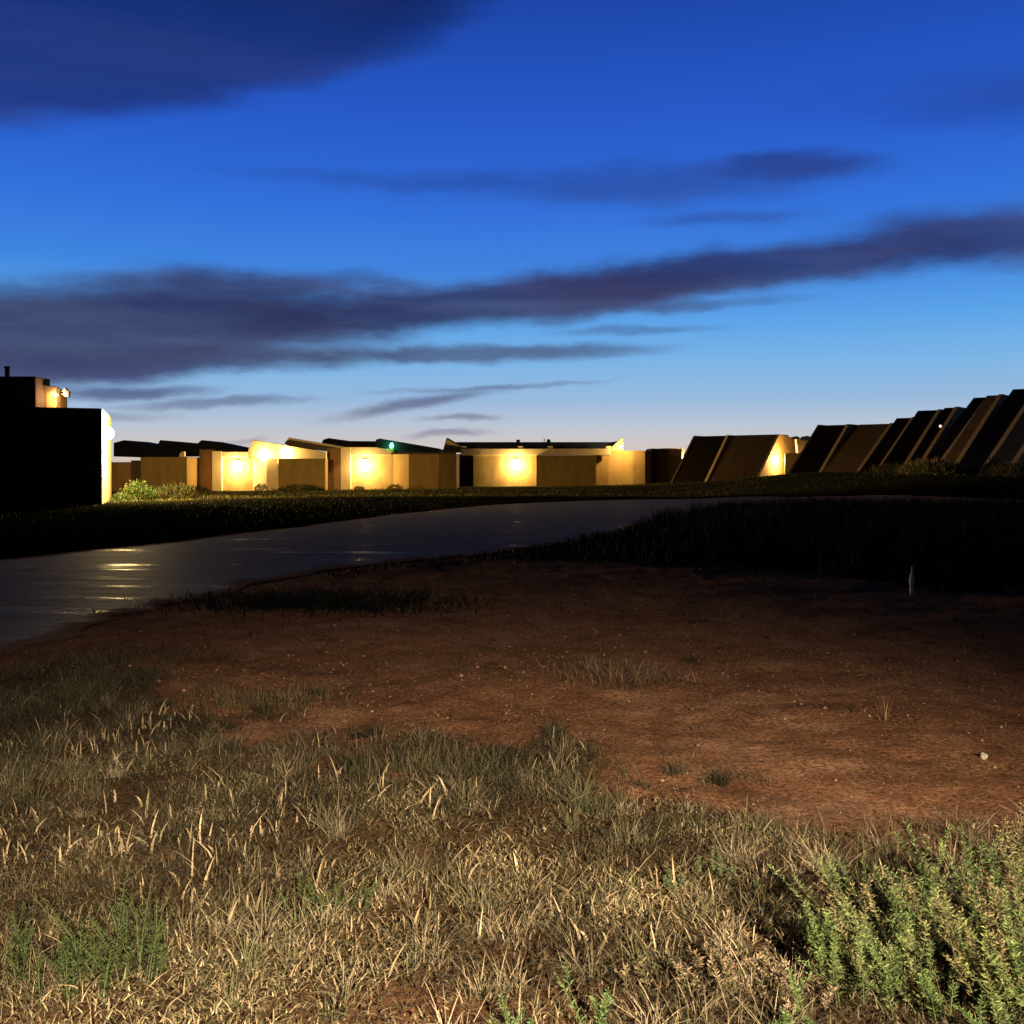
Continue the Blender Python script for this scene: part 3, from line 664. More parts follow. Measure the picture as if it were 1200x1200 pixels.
tuft('grass_tuft', 'black low tuft at the near edge of the road, left of the scrub', 'grass tuft', 375, 708, 0.75, 2600, 0.20, BLK, lean=1.6, w=0.012)
tuft('grass_tuft', 'dark green grass tuft at the far left edge of the dirt', 'grass tuft', 10, 800, 0.3, 420, 0.12, DKG, lean=1.0, w=0.006)
tuft('grass_tuft', 'thin dead flower stalk leaning alone on the dirt at right', 'grass tuft', 1035, 850, 0.02, 7, 0.24, [(0.3, 0.2, 0.11)], lean=0.5, w=0.006)
tuft('grass_tuft', 'wispy upright dry grass at the right edge above the spiky weed', 'grass tuft', 1150, 985, 0.20, 130, 0.20, BROWN, lean=0.35, w=0.0032)
tuft('grass_tuft', 'faint low tuft on the dirt left of centre', 'grass tuft', 300, 825, 0.35, 420, 0.14, [(0.09, 0.08, 0.035), (0.12, 0.09, 0.045)], lean=0.7, w=0.004)
tuft('grass_tuft', 'small dark flat tuft on the dirt below the black scrub', 'grass tuft', 340, 786, 0.2, 160, 0.05, DKG, lean=1.6, w=0.005)
tuft('grass_tuft', 'dark bunch of grass at the top of the foreground grass, centre', 'grass tuft', 500, 900, 0.22, 500, 0.17, [(0.05, 0.05, 0.022), (0.08, 0.07, 0.035), (0.13, 0.10, 0.055)], lean=0.6, w=0.0034)

# ------------------------------------------------------------------ dark scrub beyond the dirt and beside the road
def scrub(name, label, n, place, hh, wid, cols, kind='stuff', cat='scrub'):
    x, y = place(n); k = ~in_road(x, y); x, y = x[k], y[k]; n = len(x)
    hv = hh(x, y) * RNG.uniform(0.35, 1.05, n)
    o = blades(name, np.stack([x, y, HN(x, y) - 0.01], -1), hv, wid * RNG.uniform(0.6, 1.4, n), RNG.uniform(0, 6.28, n), RNG.uniform(0.05, 0.8, n), RNG.uniform(0, 0.4, n), pick(n, cols), M_VEG)
    return tag(o, label, cat, kind=kind)
def place_scrub(n):
    # inside the curve of the road: right bank of dark low scrub, thinning to a ragged front edge
    y = RNG.uniform(12.4, 42, n * 3); x = RNG.uniform(-4, 40, n * 3)
    px = 600 + F * x / y
    front = np.interp(px, [280, 420, 590, 760, 900, 1000, 1100, 1250], [13.2, 15.2, 17.3, 16.6, 16.2, 14.6, 13.0, 12.6])
    ok = (y > front + (fbm(x * 0.7, y * 0.7, 3) - 0.5) * 3.0) & (px < 1330) & (px > 250)
    # nothing beyond the near edge of the road
    ok &= ~in_road(x, y) & (seg_dist(x, y, NEAR) < 60) & ((x > np.interp(y, [p[1] for p in NEAR[:11]], [p[0] for p in NEAR[:11]]) + 0.15))
    x, y = x[ok][:n], y[ok][:n]
    return x, y
def h_scrub(x, y):
    px = 600 + F * x / y
    return np.interp(px, [250, 420, 560, 720, 780, 900, 1000, 1300], [0.10, 0.13, 0.12, 0.28, 0.62, 0.75, 0.8, 0.95]) * (0.45 + 0.9 * fbm(x * 0.5 + 3, y * 0.5, 3)) * sstep(11, 17, y)
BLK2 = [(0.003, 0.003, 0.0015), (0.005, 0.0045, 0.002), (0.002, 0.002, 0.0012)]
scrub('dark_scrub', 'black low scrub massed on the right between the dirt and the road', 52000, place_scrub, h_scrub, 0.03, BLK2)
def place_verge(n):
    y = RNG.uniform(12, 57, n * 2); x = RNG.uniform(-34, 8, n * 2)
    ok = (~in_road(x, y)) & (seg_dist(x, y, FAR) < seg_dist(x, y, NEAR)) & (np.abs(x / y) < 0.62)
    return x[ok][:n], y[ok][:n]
scrub('dark_verge', 'grass verge with shade put into its black colour, between the road and the lit lawn', 30000, place_verge, lambda x, y: 0.03 + 0.16 * fbm(x * 0.5, y * 0.5, 3), 0.03, [(0.0015, 0.0015, 0.0008), (0.0025, 0.0025, 0.001), (0.001, 0.001, 0.0006)])  # blade colours near black stand in for shade
OLV = [(0.055, 0.05, 0.014), (0.085, 0.07, 0.022), (0.04, 0.038, 0.012), (0.12, 0.095, 0.035)]
def place_lawn(n):
    y = RNG.uniform(46, 96, n * 2); x = RNG.uniform(-0.44, 0.56, n * 2) * y
    ok = (~in_road(x, y)) & (y > np.interp(x, [-30, -20, -14, -8, 0, 9, 16, 24, 40], [47.5, 49, 55, 58, 58, 56, 50, 44, 36]))
    return x[ok][:n], y[ok][:n]
scrub('far_lawn', 'low olive grass strip in front of the lit buildings', 42000, place_lawn, lambda x, y: 0.06 + 0.20 * sstep(0.3, 0.8, fbm(x * 0.35, y * 0.35, 3)), 0.05, OLV, cat='grass')

def bush(name, label, px, pyb, Y, rx, rz_, nleaf, cols, leaf, cat='shrub', group=None, wispy=False):
    x0 = X_(px, Y); z0 = hz(x0, Y); r = thing(name, (x0, Y, z0), label, cat, group); P = Plant()
    for i in range(nleaf):
        a = random.uniform(0, 6.283); u = random.random() ** 0.33; v = random.uniform(0, 1)
        ce = v * (0.75 + 0.4 * math.sin(3 * a + px)); rad = math.sqrt(max(0, 1 - v * v)) * u
        p = Vector((x0 + math.cos(a) * rad * rx * random.uniform(.8, 1.12), Y + math.sin(a) * rad * rx * 0.8, z0 + 0.02 + v * rz_ * (0.55 + 0.45 * u) * random.uniform(.8, 1.1)))
        c = [q * random.uniform(0.5, 1.35) for q in random.choice(cols)]
        d = Vector((math.cos(a), math.sin(a), random.uniform(0.1, 1.3 if not wispy else 3)))
        P.leaf(p, d, leaf * random.uniform(.6, 1.3), leaf * (0.4 if not wispy else 0.16), c)
    for i in range(9):
        a = random.uniform(0, 6.283); e = Vector((x0 + math.cos(a) * rx * .6, Y + math.sin(a) * rx * .5, z0 + rz_ * random.uniform(.4, .75)))
        b = Vector((x0, Y, z0 - 0.03)); P.stem([b, b.lerp(e, .5) + Vector((0, 0, .06)), e], 0.018, 0.006)
    P.build(r); return r
LIME = [(0.02, 0.034, 0.006), (0.014, 0.026, 0.005), (0.03, 0.042, 0.008)]
bush('round_shrub', 'round leafy green shrub lit by the wall lamp beside the black building', 161, 592, 49.0, 0.92, 1.0, 1500, LIME, 0.12)
bush('low_shrub', 'low spreading green shrub at the foot of the brightest lamp wall', 142, 593, 47.6, 0.55, 0.45, 500, LIME, 0.10)
bush('wispy_grass_clump', 'pale wispy grass clump right of the round lit shrub', 203, 586, 55.0, 1.3, 0.62, 420, [(0.06, 0.058, 0.02), (0.045, 0.046, 0.016)], 0.36, cat='grass clump', wispy=True)
bush('low_shrub', 'small dark green shrub in front of the brightly lit left bay wall', 306, 578, 76.5, 0.55, 0.62, 420, [(0.03, 0.045, 0.012), (0.045, 0.06, 0.016)], 0.13)
bush('low_shrub', 'low dark shrub along the base of the brown wall in the left house', 352, 578, 77.0, 1.9, 0.5, 800, [(0.022, 0.024, 0.010), (0.03, 0.03, 0.012)], 0.16)
bush('low_shrub', 'low dark shrub at the far left house under its shaded wall', 226, 580, 75.0, 1.3, 0.5, 500, [(0.022, 0.024, 0.010), (0.03, 0.03, 0.012)], 0.15)
bush('low_shrub', 'small shrub at the corner of the ochre wall, right of the second porch', 463, 574, 79.0, 0.62, 0.45, 400, [(0.04, 0.042, 0.014), (0.06, 0.055, 0.018)], 0.13)
bush('low_shrub', 'tiny dark shrub under the second porch lamp', 421, 576, 78.5, 0.45, 0.32, 260, [(0.03, 0.032, 0.011)], 0.12)
bush('low_shrub', 'pale dry shrub on the lawn below the ochre walls', 490, 584, 66.0, 0.6, 0.55, 380, [(0.10, 0.085, 0.03), (0.07, 0.062, 0.022)], 0.14, wispy=True)
bush('wispy_grass_clump', 'tall dry grass clump at the foot of the sloped fins at right', 1092, 556, 50.0, 1.6, 0.62, 700, [(0.34, 0.26, 0.10), (0.22, 0.17, 0.07), (0.42, 0.33, 0.14)], 0.40, cat='grass clump', wispy=True)
bush('wispy_grass_clump', 'dry grass clump at the extreme right edge under the last fins', 1188, 552, 45.0, 1.0, 0.55, 420, [(0.2, 0.15, 0.06), (0.14, 0.105, 0.045)], 0.32, cat='grass clump', wispy=True)
bush('wispy_grass_clump', 'short dry grass clump at the foot of the middle fins', 1048, 558, 56.0, 1.6, 0.5, 420, [(0.18, 0.13, 0.05), (0.13, 0.10, 0.04)], 0.28, cat='grass clump', wispy=True)
bush('low_shrub', 'dark rounded shrub against the last sloped fins at right', 1163, 553, 46.2, 0.5, 0.85, 420, [(0.03, 0.03, 0.012), (0.05, 0.045, 0.018)], 0.12)

# ------------------------------------------------------------------ lamps
def point(name, loc, power, col, parent, rad=0.08):
    l = bpy.data.lights.new(name, 'POINT'); l.energy = power; l.color = col; l.shadow_soft_size = rad
    o = bpy.data.objects.new(name, l); COL.objects.link(o)
    if parent is not None:
        r = root_loc(parent); o.location = Vector(loc) - r; o.parent = parent
    else: o.location = loc
    return o
def box(bm, c, s, rot=0.0):
    m = Matrix.Translation(c) @ Matrix.Rotation(rot, 4, 'Z') @ Matrix.Diagonal((s[0], s[1], s[2], 1))
    bmesh.ops.create_cube(bm, size=1.0, matrix=m)
WARM = (1.0, 0.73, 0.28)
def wall_lamp(px, py, Y, label, power, nrm=(0, -1), off=0.34, col=WARM, size=0.16, glass=None, flat=0.36, name='wall_lamp', group='wall lamps on the lit buildings'):
    """bulkhead lamp on a wall: base at the wall point, sticking out along nrm"""
    p = Vector((X_(px, Y), Y, Z_(py, Y))); nv = Vector((nrm[0], nrm[1], 0)).normalized(); ang = math.atan2(nv.y, nv.x)
    r = thing(name, p, label, 'lamp', group)
    bm = bmesh.new(); box(bm, p + nv * 0.03, (0.05, size * 0.7, size * 0.7), ang); box(bm, p + nv * 0.08 + Vector((0, 0, size * 0.60)), (0.12, size * 0.5, 0.03), ang)
    mesh_bm('housing', bm, M_PALE, r, bevel=0.006)
    bm = bmesh.new(); bmesh.ops.create_icosphere(bm, subdivisions=3, radius=size * 0.5, matrix=Matrix.Translation(p + nv * 0.10) @ Matrix.Rotation(ang, 4, 'Z') @ Matrix.Diagonal((flat, 1, 1.1, 1)))
    o = mesh_bm('glass', bm, glass or M_BULB, r)
    for f in o.data.polygons: f.use_smooth = True
    point('bulb', p + nv * off, power, col, r, rad=0.28 if size > 0.5 else 0.10)
    return r

# ------------------------------------------------------------------ buildings
def gz(x, Y): return float(H0(np.array([x]), np.array([Y]))[0])
def block(bm, pts, top, depth, mat=None):
    """upright block: front corners (px, Y) from left to right, a flat top at photo row `top`, running back by depth"""
    f = [(X_(p, Y), Y) for p, Y in pts]
    yb = max(y for _, y in f) + depth
    plan = f + [(f[-1][0], yb), (f[0][0], yb)]
    zt = Z_(top, min(Y for _, Y in pts)); zb = min(gz(x, y) for x, y in f) - 0.6
    lo = [bm.verts.new((x, y, zb)) for x, y in plan]; hi = [bm.verts.new((x, y, zt)) for x, y in plan]
    n = len(plan)
    for i in range(n):
        j = (i + 1) % n; bm.faces.new((lo[i], lo[j], hi[j], hi[i]))
    bm.faces.new(hi); bm.faces.new(lo[::-1])
def slab(bm, poly, Y, t):
    """front-view outline (photo px) standing at depth Y, t metres thick"""
    a = [bm.verts.new((X_(p, Y), Y, Z_(q, Y))) for p, q in poly]; b = [bm.verts.new((v.co.x, Y + t, v.co.z)) for v in a]
    n = len(a)
    bm.faces.new(a); bm.faces.new(b[::-1])
    for i in range(n):
        j = (i + 1) % n; bm.faces.new((a[i], b[i], b[j], a[j]))
def part(name, fn, mat, root, bevel=0.03):
    bm = bmesh.new(); fn(bm); return mesh_bm(name, bm, mat, root, bevel=bevel)
def B_(pts, top, depth): return lambda bm: block(bm, pts, top, depth)
def S_(poly, Y, t): return lambda bm: slab(bm, poly, Y, t)

# --- left lit house
R1 = thing('adobe_house', (X_(270, 82), 82, gz(X_(270, 82), 82)), 'low adobe house at left with glowing porch and sloping lit roof wall above it', 'house')
part('side_wall', B_([(128, 82.4), (153, 82.2)], 541.5, 4), M_ADOBE_DIM, R1)
part('side_wall', B_([(153.5, 83.4), (164, 83.4)], 539.5, 4), M_DARKST, R1)  # shade of the gap put into the dark stucco
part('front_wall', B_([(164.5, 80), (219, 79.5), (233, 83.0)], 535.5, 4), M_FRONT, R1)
part('roof', S_([(133, 519), (145, 515.7), (184, 523), (184, 535), (133, 535)], 84.6, 6), M_ROOF, R1)
part('roof', S_([(183, 524), (187.5, 515.6), (233, 519.5), (233, 534), (184, 534)], 84.2, 6), M_ROOF, R1)
part('roof', S_([(232, 519), (236, 515.6), (294, 527.5), (294, 530), (234, 530)], 83.6, 6), M_ROOF, R1)
part('roof_cap', S_([(210, 532), (213, 529), (216, 529), (216, 536), (210, 536)], 80.2, 0.4), M_CREAM, R1)
part('pier', B_([(233.5, 83.2), (248, 82.3)], 526.5, 2.0), M_ADOBE_DIM, R1)
part('pier', B_([(248.3, 82.3), (260, 82.3)], 528.5, 2.3), M_CREAM, R1)
part('porch_wall', B_([(256, 82.6), (298, 82.6)], 530, 3), M_PORCH, R1)
part('lintel', S_([(260.2, 529.3), (297, 529.3), (297, 535.6), (260.2, 535.6)], 82.33, 0.25), M_CREAM, R1)
part('bay_wall', B_([(296.5, 82.55), (312.6, 81.6)], 536.8, 2.5), M_CREAM, R1)
part('pier', B_([(313, 81.55), (325.5, 81.55)], 537.2, 2.5), M_CREAM, R1)
part('front_wall', B_([(326, 80.4), (381, 80.4)], 537.4, 1.2), M_FRONT, R1)
part('roof_wall', S_([(291, 527), (296.3, 515.5), (382, 529.6), (382, 538.5), (291, 538.5)], 81.9, 0.4), M_CREAM, R1)
wall_lamp(279, 546.5, 82.6, 'glowing wall lamp in the leftmost porch of the adobe house', 1377, off=0.44, size=0.8)
wall_lamp(309.5, 533.5, 81.9, 'bright lamp under the sloping roof wall, left of the pair', 400, off=0.45)
wall_lamp(336, 531.5, 81.9, 'bright lamp under the sloping roof wall, right of the pair', 400, off=0.45)

# --- second house
R2 = thing('adobe_house', (X_(450, 82), 82, gz(X_(450, 82), 82)), 'adobe house with two dark sloping roofs and a green light', 'house')
part('roof', S_([(333, 519.5), (338.5, 514), (402, 525), (402, 531), (340, 524)], 84.3, 5), M_DARKST, R2)
part('roof_coping', S_([(334, 518.2), (338.6, 512.7), (402, 523.2), (402, 525.8), (339, 515.2)], 84.1, 0.5), M_CREAM, R2, bevel=0)
part('pier', B_([(383, 83.2), (398.7, 82.4)], 525, 2.0), M_ADOBE_DIM, R2)
part('pier', B_([(399, 82.4), (411, 82.4)], 523.8, 2.3), M_CREAM, R2)
part('porch_wall', B_([(408, 82.7), (462, 82.7)], 526, 3), M_PORCH, R2)
part('lintel', S_([(411.2, 523.8), (440, 524), (452, 526), (458.5, 530), (458.5, 533.2), (411.2, 533.2)], 82.43, 0.25), M_CREAM, R2)
part('roof', S_([(377, 519), (378.5, 515.2), (385, 513.3), (410, 516.7), (441, 517), (441, 525.5), (404, 525.5)], 85.2, 5), M_ROOF, R2)
part('roof', S_([(439.5, 518), (441, 515), (445, 513.8), (514.5, 525.5), (514.5, 531), (457, 531), (440, 525)], 83.2, 5), M_ROOF, R2)
part('front_wall', B_([(459, 83.0), (479, 80.6), (514, 81.0), (534.6, 82.2)], 531.6, 4), M_FRONT, R2)
part('roof_edge', S_([(459, 530.2), (534.5, 530.6), (534.5, 532.2), (459, 532.2)], 80.3, 0.25), M_DARKST, R2, bevel=0)
wall_lamp(428, 546, 82.7, 'glowing wall lamp in the second porch, below the green light', 1522, off=0.44, size=0.86)
wall_lamp(459, 522.4, 83.2, 'small round green light on the dark sloping roof', 160, off=0.4, col=(0.1, 1.0, 0.5), size=0.42, glass=M_GREEN, name='green_lamp', group=None)

# --- middle long house
R3 = thing('adobe_house', (X_(640, 92), 92, gz(X_(640, 92), 92)), 'long flat adobe house in the centre with a dark blue roof between raised ends', 'house')
part('recess_wall', B_([(533, 94.5), (556, 94.5)], 532, 2), M_DARKST, R3)  # unlit recess, its shade also put into the stucco colour
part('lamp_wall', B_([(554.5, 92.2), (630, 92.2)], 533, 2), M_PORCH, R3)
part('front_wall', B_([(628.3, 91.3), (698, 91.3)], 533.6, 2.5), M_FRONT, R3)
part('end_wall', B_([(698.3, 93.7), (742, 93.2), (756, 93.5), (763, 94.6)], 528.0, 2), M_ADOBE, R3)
part('shaded_wall', B_([(763.3, 94.8), (783, 97.0), (799, 97.5)], 525.5, 1.0), M_DARKST, R3)  # turned-away side, its shade put into the dark stucco
part('fascia', S_([(540, 525.7), (716, 525.7), (716, 533.4), (540, 533.4)], 92.05, 0.8), M_CREAM, R3)
for pxc in (543.5, 610, 645, 713):
    part('fascia_cap', S_([(pxc - 3, 522.7), (pxc + 3, 522.7), (pxc + 3, 525.6), (pxc - 3, 525.6)], 92.1, 0.6), M_CREAM, R3, bevel=0.02)
part('roof', S_([(526, 518), (535, 518.0), (718, 518.0), (727, 516), (722, 526), (536, 526)], 94.6, 8), M_SOLAR, R3)
part('raised_end', S_([(518.8, 529), (522.8, 513.8), (541, 524), (541, 530.5), (519, 530.5)], 92.9, 0.5), M_CREAM, R3)
part('raised_end', S_([(716.6, 524), (728, 513.6), (730.6, 514), (730.6, 529), (716.6, 530)], 93.5, 0.5), M_CREAM, R3)
part('end_coping', S_([(522.8, 513.8), (524.5, 513.0), (543, 523.2), (541.2, 524)], 92.8, 0.8), M_DARKST, R3, bevel=0)
part('roof_vent', S_([(604.8, 515.2), (609.6, 515.2), (609, 519), (605.5, 519)], 94.9, 0.4), M_ROOF, R3, bevel=0.02)
part('roof_vent', S_([(641, 514.6), (644.8, 515), (645.4, 519), (640.8, 519)], 94.9, 0.4), M_ROOF, R3, bevel=0.02)
part('vent_pipe', S_([(637.2, 513.8), (638.4, 513.8), (638.4, 519), (637.2, 519)], 94.7, 0.12), M_PALE, R3, bevel=0)
part('back_wall', B_([(776, 98.8), (802, 98.8)], 525.2, 2), M_CREAM, R3)
wall_lamp(604.5, 545, 92.2, 'brightest round wall lamp on the centre wall of the long flat house', 1595, off=0.44, size=0.92)
wall_lamp(727.5, 523.5, 93.5, 'lamp on the raised right end of the long flat house', 800, off=1.9, size=0.26)
wall_lamp(799, 540, 98.8, 'lamp on the back wall half hidden by the first sloped fin', 420, off=0.5)

# --- sloped fin buildings on the right
AX = Vector((0.78, -0.625, 0)); BK = Vector((0.625, 0.78, 0))
def sloped_unit(label, xb, xt, yb, yt, Y, width, panel, fin_l=False, fin_r=True, backlen=3.2, end_mat=None, group='sloped units stepping up on the right'):
    x0 = X_(xb, Y); u = (xt - 600) / F
    dx = (u * Y - x0) / (1 - u * BK.y / BK.x)
    s = BK * (dx / BK.x)                       # setback of the top
    z0 = gz(x0, Y) - 0.3; zt = Z_(yt, Y + s.y)
    zg = Z_(yb, Y)
    full = zt - zg
    s0 = s * ((z0 - zg) / full)                # foot carried below ground along the same slope
    P0 = Vector((x0, Y, 0))
    root = thing('sloped_building', (x0, Y, gz(x0, Y)), label, 'building', group)
    def prof(off, lift):
        """side outline: foot, top front, top back, back foot"""
        n = Vector((-BK.x, -BK.y, 0)) * lift
        return [(P0 + s0 + n, z0), (P0 + s + n, zt + lift * 0.25), (P0 + s + BK * backlen, zt + lift * 0.25), (P0 + s + BK * backlen, z0)]
    def ext(bm, lift, a0, a1):
        pr = prof(0, lift)
        A_ = [bm.verts.new((p.x + AX.x * a0, p.y + AX.y * a0, z)) for p, z in pr]; B2 = [bm.verts.new((p.x + AX.x * a1, p.y + AX.y * a1, z)) for p, z in pr]
        bm.faces.new(A_[::-1]); bm.faces.new(B2)
        for i in range(4):
            j = (i + 1) % 4; bm.faces.new((A_[i], A_[j], B2[j], B2[i]))
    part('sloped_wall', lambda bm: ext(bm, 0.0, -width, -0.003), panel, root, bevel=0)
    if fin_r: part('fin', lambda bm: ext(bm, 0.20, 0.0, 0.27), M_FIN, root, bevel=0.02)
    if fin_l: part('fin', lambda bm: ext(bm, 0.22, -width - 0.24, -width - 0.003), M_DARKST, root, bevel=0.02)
    return root, P0, s
W = lambda dpx, Y: dpx / F * Y / 0.97
# near pair, with the lit end wall
sloped_unit('dark sloped unit with thin outer fin, leftmost of the sloped row', 826, 852, 565, 510.5, 91, W(40, 91), M_PANEL, fin_l=True, group=None)
rA, PA, sA = sloped_unit('brown sloped building whose end wall glows under a lamp', 884.5, 910.7, 564.5, 509, 88, W(57, 88), M_SLOPE, fin_r=False, backlen=2.6, group=None)
# its end wall: a thin skin with an opening frame
def endwall(bm):
    zt = Z_(509, 88 + sA.y); zg = gz(PA.x, 88) - 0.3
    q0 = PA - sA * 0.06; 
    pr = [(q0, zg), (PA + sA, zt), (PA + sA + BK * 4.4, zt - 0.30), (PA + sA + BK * 4.4, zg)]
    a = [bm.verts.new((p.x + AX.x * 0.003, p.y + AX.y * 0.003, z)) for p, z in pr]; b = [bm.verts.new((p.x + AX.x * 0.22, p.y + AX.y * 0.22, z)) for p, z in pr]
    bm.faces.new(a[::-1]); bm.faces.new(b)
    for i in range(4):
        j = (i + 1) % 4; bm.faces.new((a[i], a[j], b[j], b[i]))
part('end_wall', endwall, M_ADOBE, rA, bevel=0.015)
part('roof_wall', S_([(933, 514.5), (946.5, 516.5), (946.5, 541), (936, 541)], 90.5, 0.5), M_CREAM, rA)
part('side_wall', S_([(920, 531.5), (941, 530), (941, 566), (920, 566)], 89.6, 0.3), M_ADOBE, rA)
part('roof_vent', S_([(929, 514.6), (930, 511.8), (934, 511), (937, 512.5), (938, 514.6)], 91.5, 0.5), M_ROOF, rA, bevel=0)
part('roof_vent', S_([(938.5, 515), (941, 511.5), (947, 510.5), (951, 513), (951, 517)], 92.2, 0.5), M_ROOF, rA, bevel=0)
pl = PA + sA * 0.62 + BK * 0.1
Yl = (PA + sA * 0.50 + BK * 1.5 + AX * 0.23)
wall_lamp(600 + F * Yl.x / Yl.y, 539.5, Yl.y, 'glaring lamp on the end wall of the brown sloped building', 1900, nrm=(AX.x, AX.y), off=0.40, size=0.72)

ROW = [  # strip: bottom px, top px, rows, depth, bay width px, wall, label
    (955, 992.5, 562, 497.7, 77.5, 32, M_PANEL, 'dark sloped unit with an outer fin at the low left end of the long row', True),
    (999, 1043.7, 559.8, 496.5, 75, 39, M_SLOPE_B, 'brown sloped unit, wide and flat topped, in the long row', False),
    (1022.7, 1069, 558, 489.5, 72, 19, M_PANEL, 'narrow dark sloped unit just right of the wide brown one', False),
    (1052, 1099.7, 556, 480.5, 68, 25, M_PANEL, 'dark sloped unit just left of the small white light', False),
    (1069, 1119.5, 556, 477.5, 65, 13, M_PANEL, 'narrow dark sloped unit with the small white light at its fin', False),
    (1090, 1157, 556, 465.5, 58, 17, M_PANEL, 'dark sloped unit with the brightest tan fin and grass at its foot', False),
    (1111, 1171, 556, 463, 55.5, 15, M_SLOPE_B, 'narrow brown sloped unit left of the tallest dark one', False),
    (1146, 1214, 556, 455, 50.5, 29, M_PANEL, 'tallest dark sloped unit near the right edge', False),
    (1176, 1247, 556, 453, 47.5, 25, M_DARKST, 'last sloped unit, cut by the right edge of the photo', False),
]
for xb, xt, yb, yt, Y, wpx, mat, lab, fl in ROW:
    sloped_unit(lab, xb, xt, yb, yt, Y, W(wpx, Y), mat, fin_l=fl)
wall_lamp(1101.5, 499.5, 65.3, 'small pale light on a fin of the long sloped row', 1.2, nrm=(-0.2, -1), off=0.3, size=0.15, glass=M_SMALLB, name='small_lamp', group=None)

# --- black building at the left with the glaring lamp on its end wall
U = Vector((-0.334, 0.943, 0)).normalized(); FL = Vector((-U.y, U.x, 0))      # U along the lit end wall, FL along the dark front
C0 = Vector((X_(119.5, 45), 45, 0))
RB = thing('dark_building', (C0.x, C0.y, gz(C0.x, C0.y)), 'black unlit building at the left edge with a lamp blazing on its end wall', 'building')
def plan_block(bm, pts, z0, z1):
    lo = [bm.verts.new((p.x, p.y, z0)) for p in pts]; hi = [bm.verts.new((p.x, p.y, z1)) for p in pts]; n = len(pts)
    for i in range(n): bm.faces.new((lo[i], lo[(i + 1) % n], hi[(i + 1) % n], hi[i]))
    bm.faces.new(hi); bm.faces.new(lo[::-1])
LW = 8.5
zt = Z_(478.5, 45)
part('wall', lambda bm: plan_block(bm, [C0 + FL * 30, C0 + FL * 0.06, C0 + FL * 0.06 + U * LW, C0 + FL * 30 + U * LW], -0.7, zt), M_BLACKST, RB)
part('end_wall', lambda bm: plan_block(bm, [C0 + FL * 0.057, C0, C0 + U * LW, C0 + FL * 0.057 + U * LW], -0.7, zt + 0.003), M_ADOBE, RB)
YU = 46.5
part('upper_wall', lambda bm: plan_block(bm, [Vector((X_(-60, YU), YU, 0)), Vector((X_(41.5, YU), YU, 0)), Vector((X_(41.5, YU), YU + 1.5, 0)), Vector((X_(-60, YU), YU + 1.5, 0))], zt - 0.8, Z_(441, YU)), M_BLACKST, RB)
part('roof_room', S_([(41.9, 452), (66, 455), (66, 482), (41.9, 482)], 47.6, 1.2), M_ADOBE, RB)
part('roof_overhang', S_([(42, 450), (65.8, 453), (65.8, 464.5), (44, 455)], 47.2, 0.38), M_CREAM, RB)
part('vent_pipe', lambda bm: (bmesh.ops.create_cone(bm, cap_ends=True, segments=14, radius1=0.11, radius2=0.11, depth=0.8, matrix=Matrix.Translation((X_(8.5, 46.9), 46.9, Z_(441, 46.9)))),
                              bmesh.ops.create_cone(bm, cap_ends=True, segments=14, radius1=0.15, radius2=0.13, depth=0.10, matrix=Matrix.Translation((X_(8.5, 46.9), 46.9, Z_(430.5, 46.9))))), M_METAL, RB, bevel=0)
plw = C0 + U * 3.2
wall_lamp(600 + F * plw.x / plw.y, 508, plw.y, 'blazing lamp on the end wall of the black building at left', 21000, nrm=(0.943, 0.334), off=0.75, size=0.56, flat=1.0)
# flood light on a bracket
YF = 47.9
pf = Vector((X_(67, YF), YF, Z_(460, YF)))
RF = thing('flood_light', pf, 'pale twin headed flood light on a bracket on top of the black building', 'flood light')
bm = bmesh.new(); box(bm, pf + Vector((0.15, -0.06, 0.06)), (0.45, 0.06, 0.06)); box(bm, pf + Vector((0.15, -0.06, -0.08)), (0.45, 0.05, 0.05)); mesh_bm('bracket', bm, M_PALE, RF, bevel=0.01)
for dxx, dzz, rr in ((0.48, 0.06, -0.5), (0.56, -0.06, 0.3)):
    bm = bmesh.new(); bmesh.ops.create_cone(bm, cap_ends=True, segments=18, radius1=0.17, radius2=0.09, depth=0.30,
        matrix=Matrix.Translation(pf + Vector((dxx, -0.1, dzz))) @ Matrix.Rotation(rr, 4, 'Y'))
    hd = mesh_bm('lamp_head', bm, M_PALE, RF, bevel=0.008)
bm = bmesh.new(); bmesh.ops.create_icosphere(bm, subdivisions=2, radius=0.085, matrix=Matrix.Translation(pf + Vector((0.47, -0.14, -0.13)))); mesh_bm('glass', bm, M_SMALLB, RF)
point('bulb', pf + Vector((0.25, -0.7, -0.25)), 220, (1, 0.62, 0.3), RF, rad=0.1)

# ------------------------------------------------------------------ small things on the dirt
def stone(name, label, cat, px, py, r, mat, sq=(1, 1, .7), seed=1):
    p = gpt(px, py); rs = random.Random(seed)
    bm = bmesh.new(); bmesh.ops.create_icosphere(bm, subdivisions=2, radius=r)
    for v in bm.verts:
        k = 1 + rs.uniform(-.28, .28); v.co = Vector((v.co.x * sq[0] * k, v.co.y * sq[1] * k, v.co.z * sq[2] * k))
    bmesh.ops.translate(bm, verts=bm.verts[:], vec=p + Vector((0, 0, r * sq[2] * 0.7)))
    return tag(mesh_bm(name, bm, mat), label, cat)
stone('crumpled_paper', 'crumpled white scrap lying on the dirt at right', 'litter', 1153, 893, 0.018, M_SCRAP, (1, .8, 1.1), 3)
stone('pale_scrap', 'pale flat scrap in the black scrub right of centre', 'litter', 936, 646, 0.11, M_WHITE, (1.2, .6, .4), 5)
stone('pale_scrap', 'tiny pale scrap in the black scrub near the road', 'litter', 766, 654, 0.06, M_WHITE, (.7, .5, .9), 6)
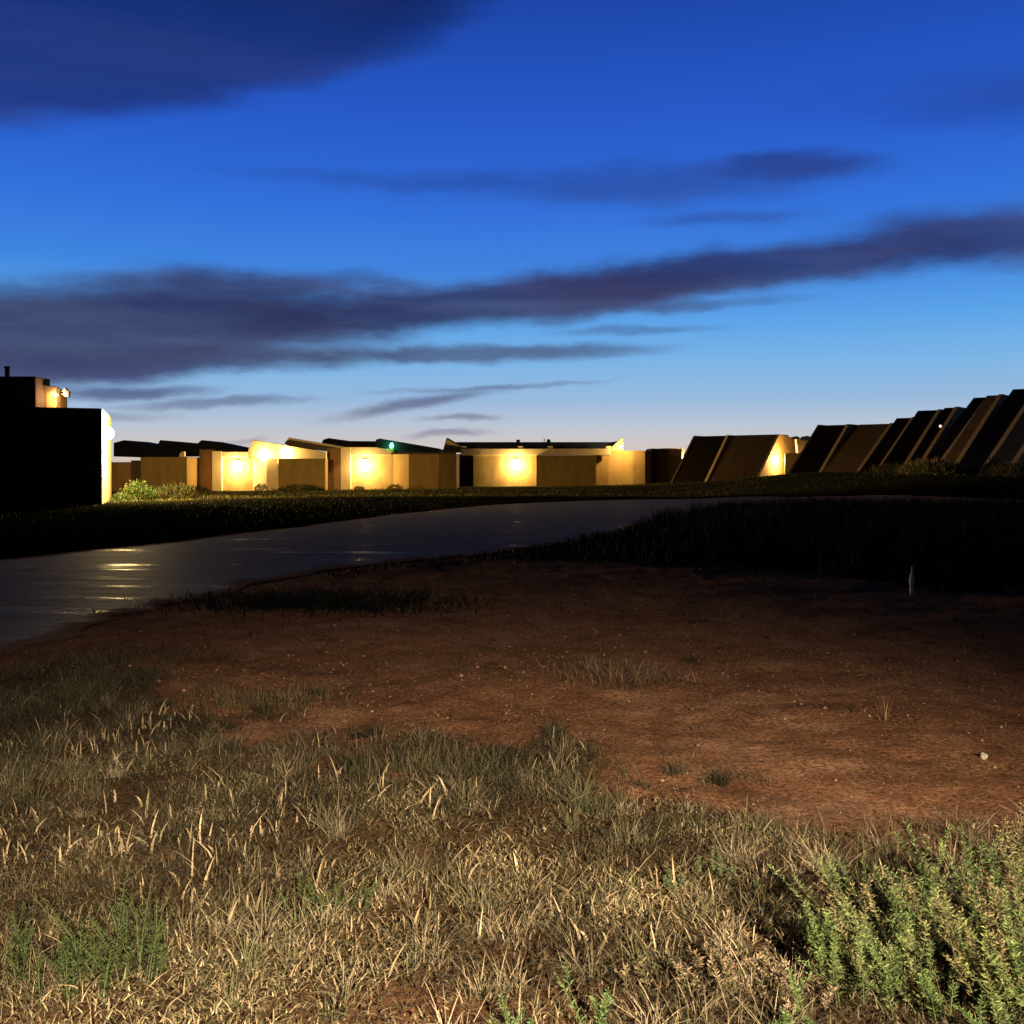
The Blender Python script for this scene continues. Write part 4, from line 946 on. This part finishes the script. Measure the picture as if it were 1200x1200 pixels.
# slim white marker at the edge of the scrub
pm = gpt(1068, 701)
RM = thing('marker_stake', pm, 'slim white marker stake standing at the edge of the black scrub', 'stake')
bm = bmesh.new()
prf = [(0.0, 0.014), (0.06, 0.02), (0.09, 0.016), (0.13, 0.024), (0.19, 0.026), (0.23, 0.019), (0.27, 0.011), (0.33, 0.008), (0.35, 0.006)]
rings = []
for zz, rr in prf:
    rings.append([bm.verts.new((pm.x + math.cos(a * .785) * rr * 1.4 + zz * 0.03, pm.y + math.sin(a * .785) * rr * 1.4, pm.z + 0.06 + zz)) for a in range(8)])
for i in range(len(rings) - 1):
    for a in range(8): bm.faces.new((rings[i][a], rings[i][(a + 1) % 8], rings[i + 1][(a + 1) % 8], rings[i + 1][a]))
bm.faces.new(rings[0][::-1]); bm.faces.new(rings[-1])
mesh_bm('post', bm, M_STAKE, RM)

# ------------------------------------------------------------------ lights
sl = bpy.data.lights.new('afterglow', 'SUN'); sl.energy = 0.03; sl.angle = math.radians(8); sl.color = (1, 0.72, 0.55)
so = bpy.data.objects.new('afterglow', sl); COL.objects.link(so)
so.rotation_euler = (math.radians(-89), 0, math.radians(-4))
# yard lamp behind the photographer that lights the foreground
yl = bpy.data.lights.new('yard_lamp', 'SPOT'); yl.energy = 18500; yl.color = (1.0, 0.81, 0.58); yl.spot_size = math.radians(56); yl.spot_blend = 1.0; yl.shadow_soft_size = 0.05
yo = bpy.data.objects.new('yard_lamp', yl); COL.objects.link(yo)
yo.location = (1.6, -4.0, 3.1); yo.scale = (1.3, 1, 1)
d = Vector((0.8, 0.5, 0)) - yo.location
yo.rotation_euler = d.to_track_quat('-Z', 'Y').to_euler()

# ------------------------------------------------------------------ render settings
sc.render.engine = 'CYCLES'
sc.cycles.use_denoising = True
sc.cycles.max_bounces = 6; sc.cycles.diffuse_bounces = 3; sc.cycles.glossy_bounces = 3
sc.cycles.sample_clamp_indirect = 4.0
sc.view_settings.view_transform = 'Standard'; sc.view_settings.look = 'None'; sc.view_settings.exposure = 0; sc.view_settings.gamma = 1
sc.render.resolution_x = 1024; sc.render.resolution_y = 1024
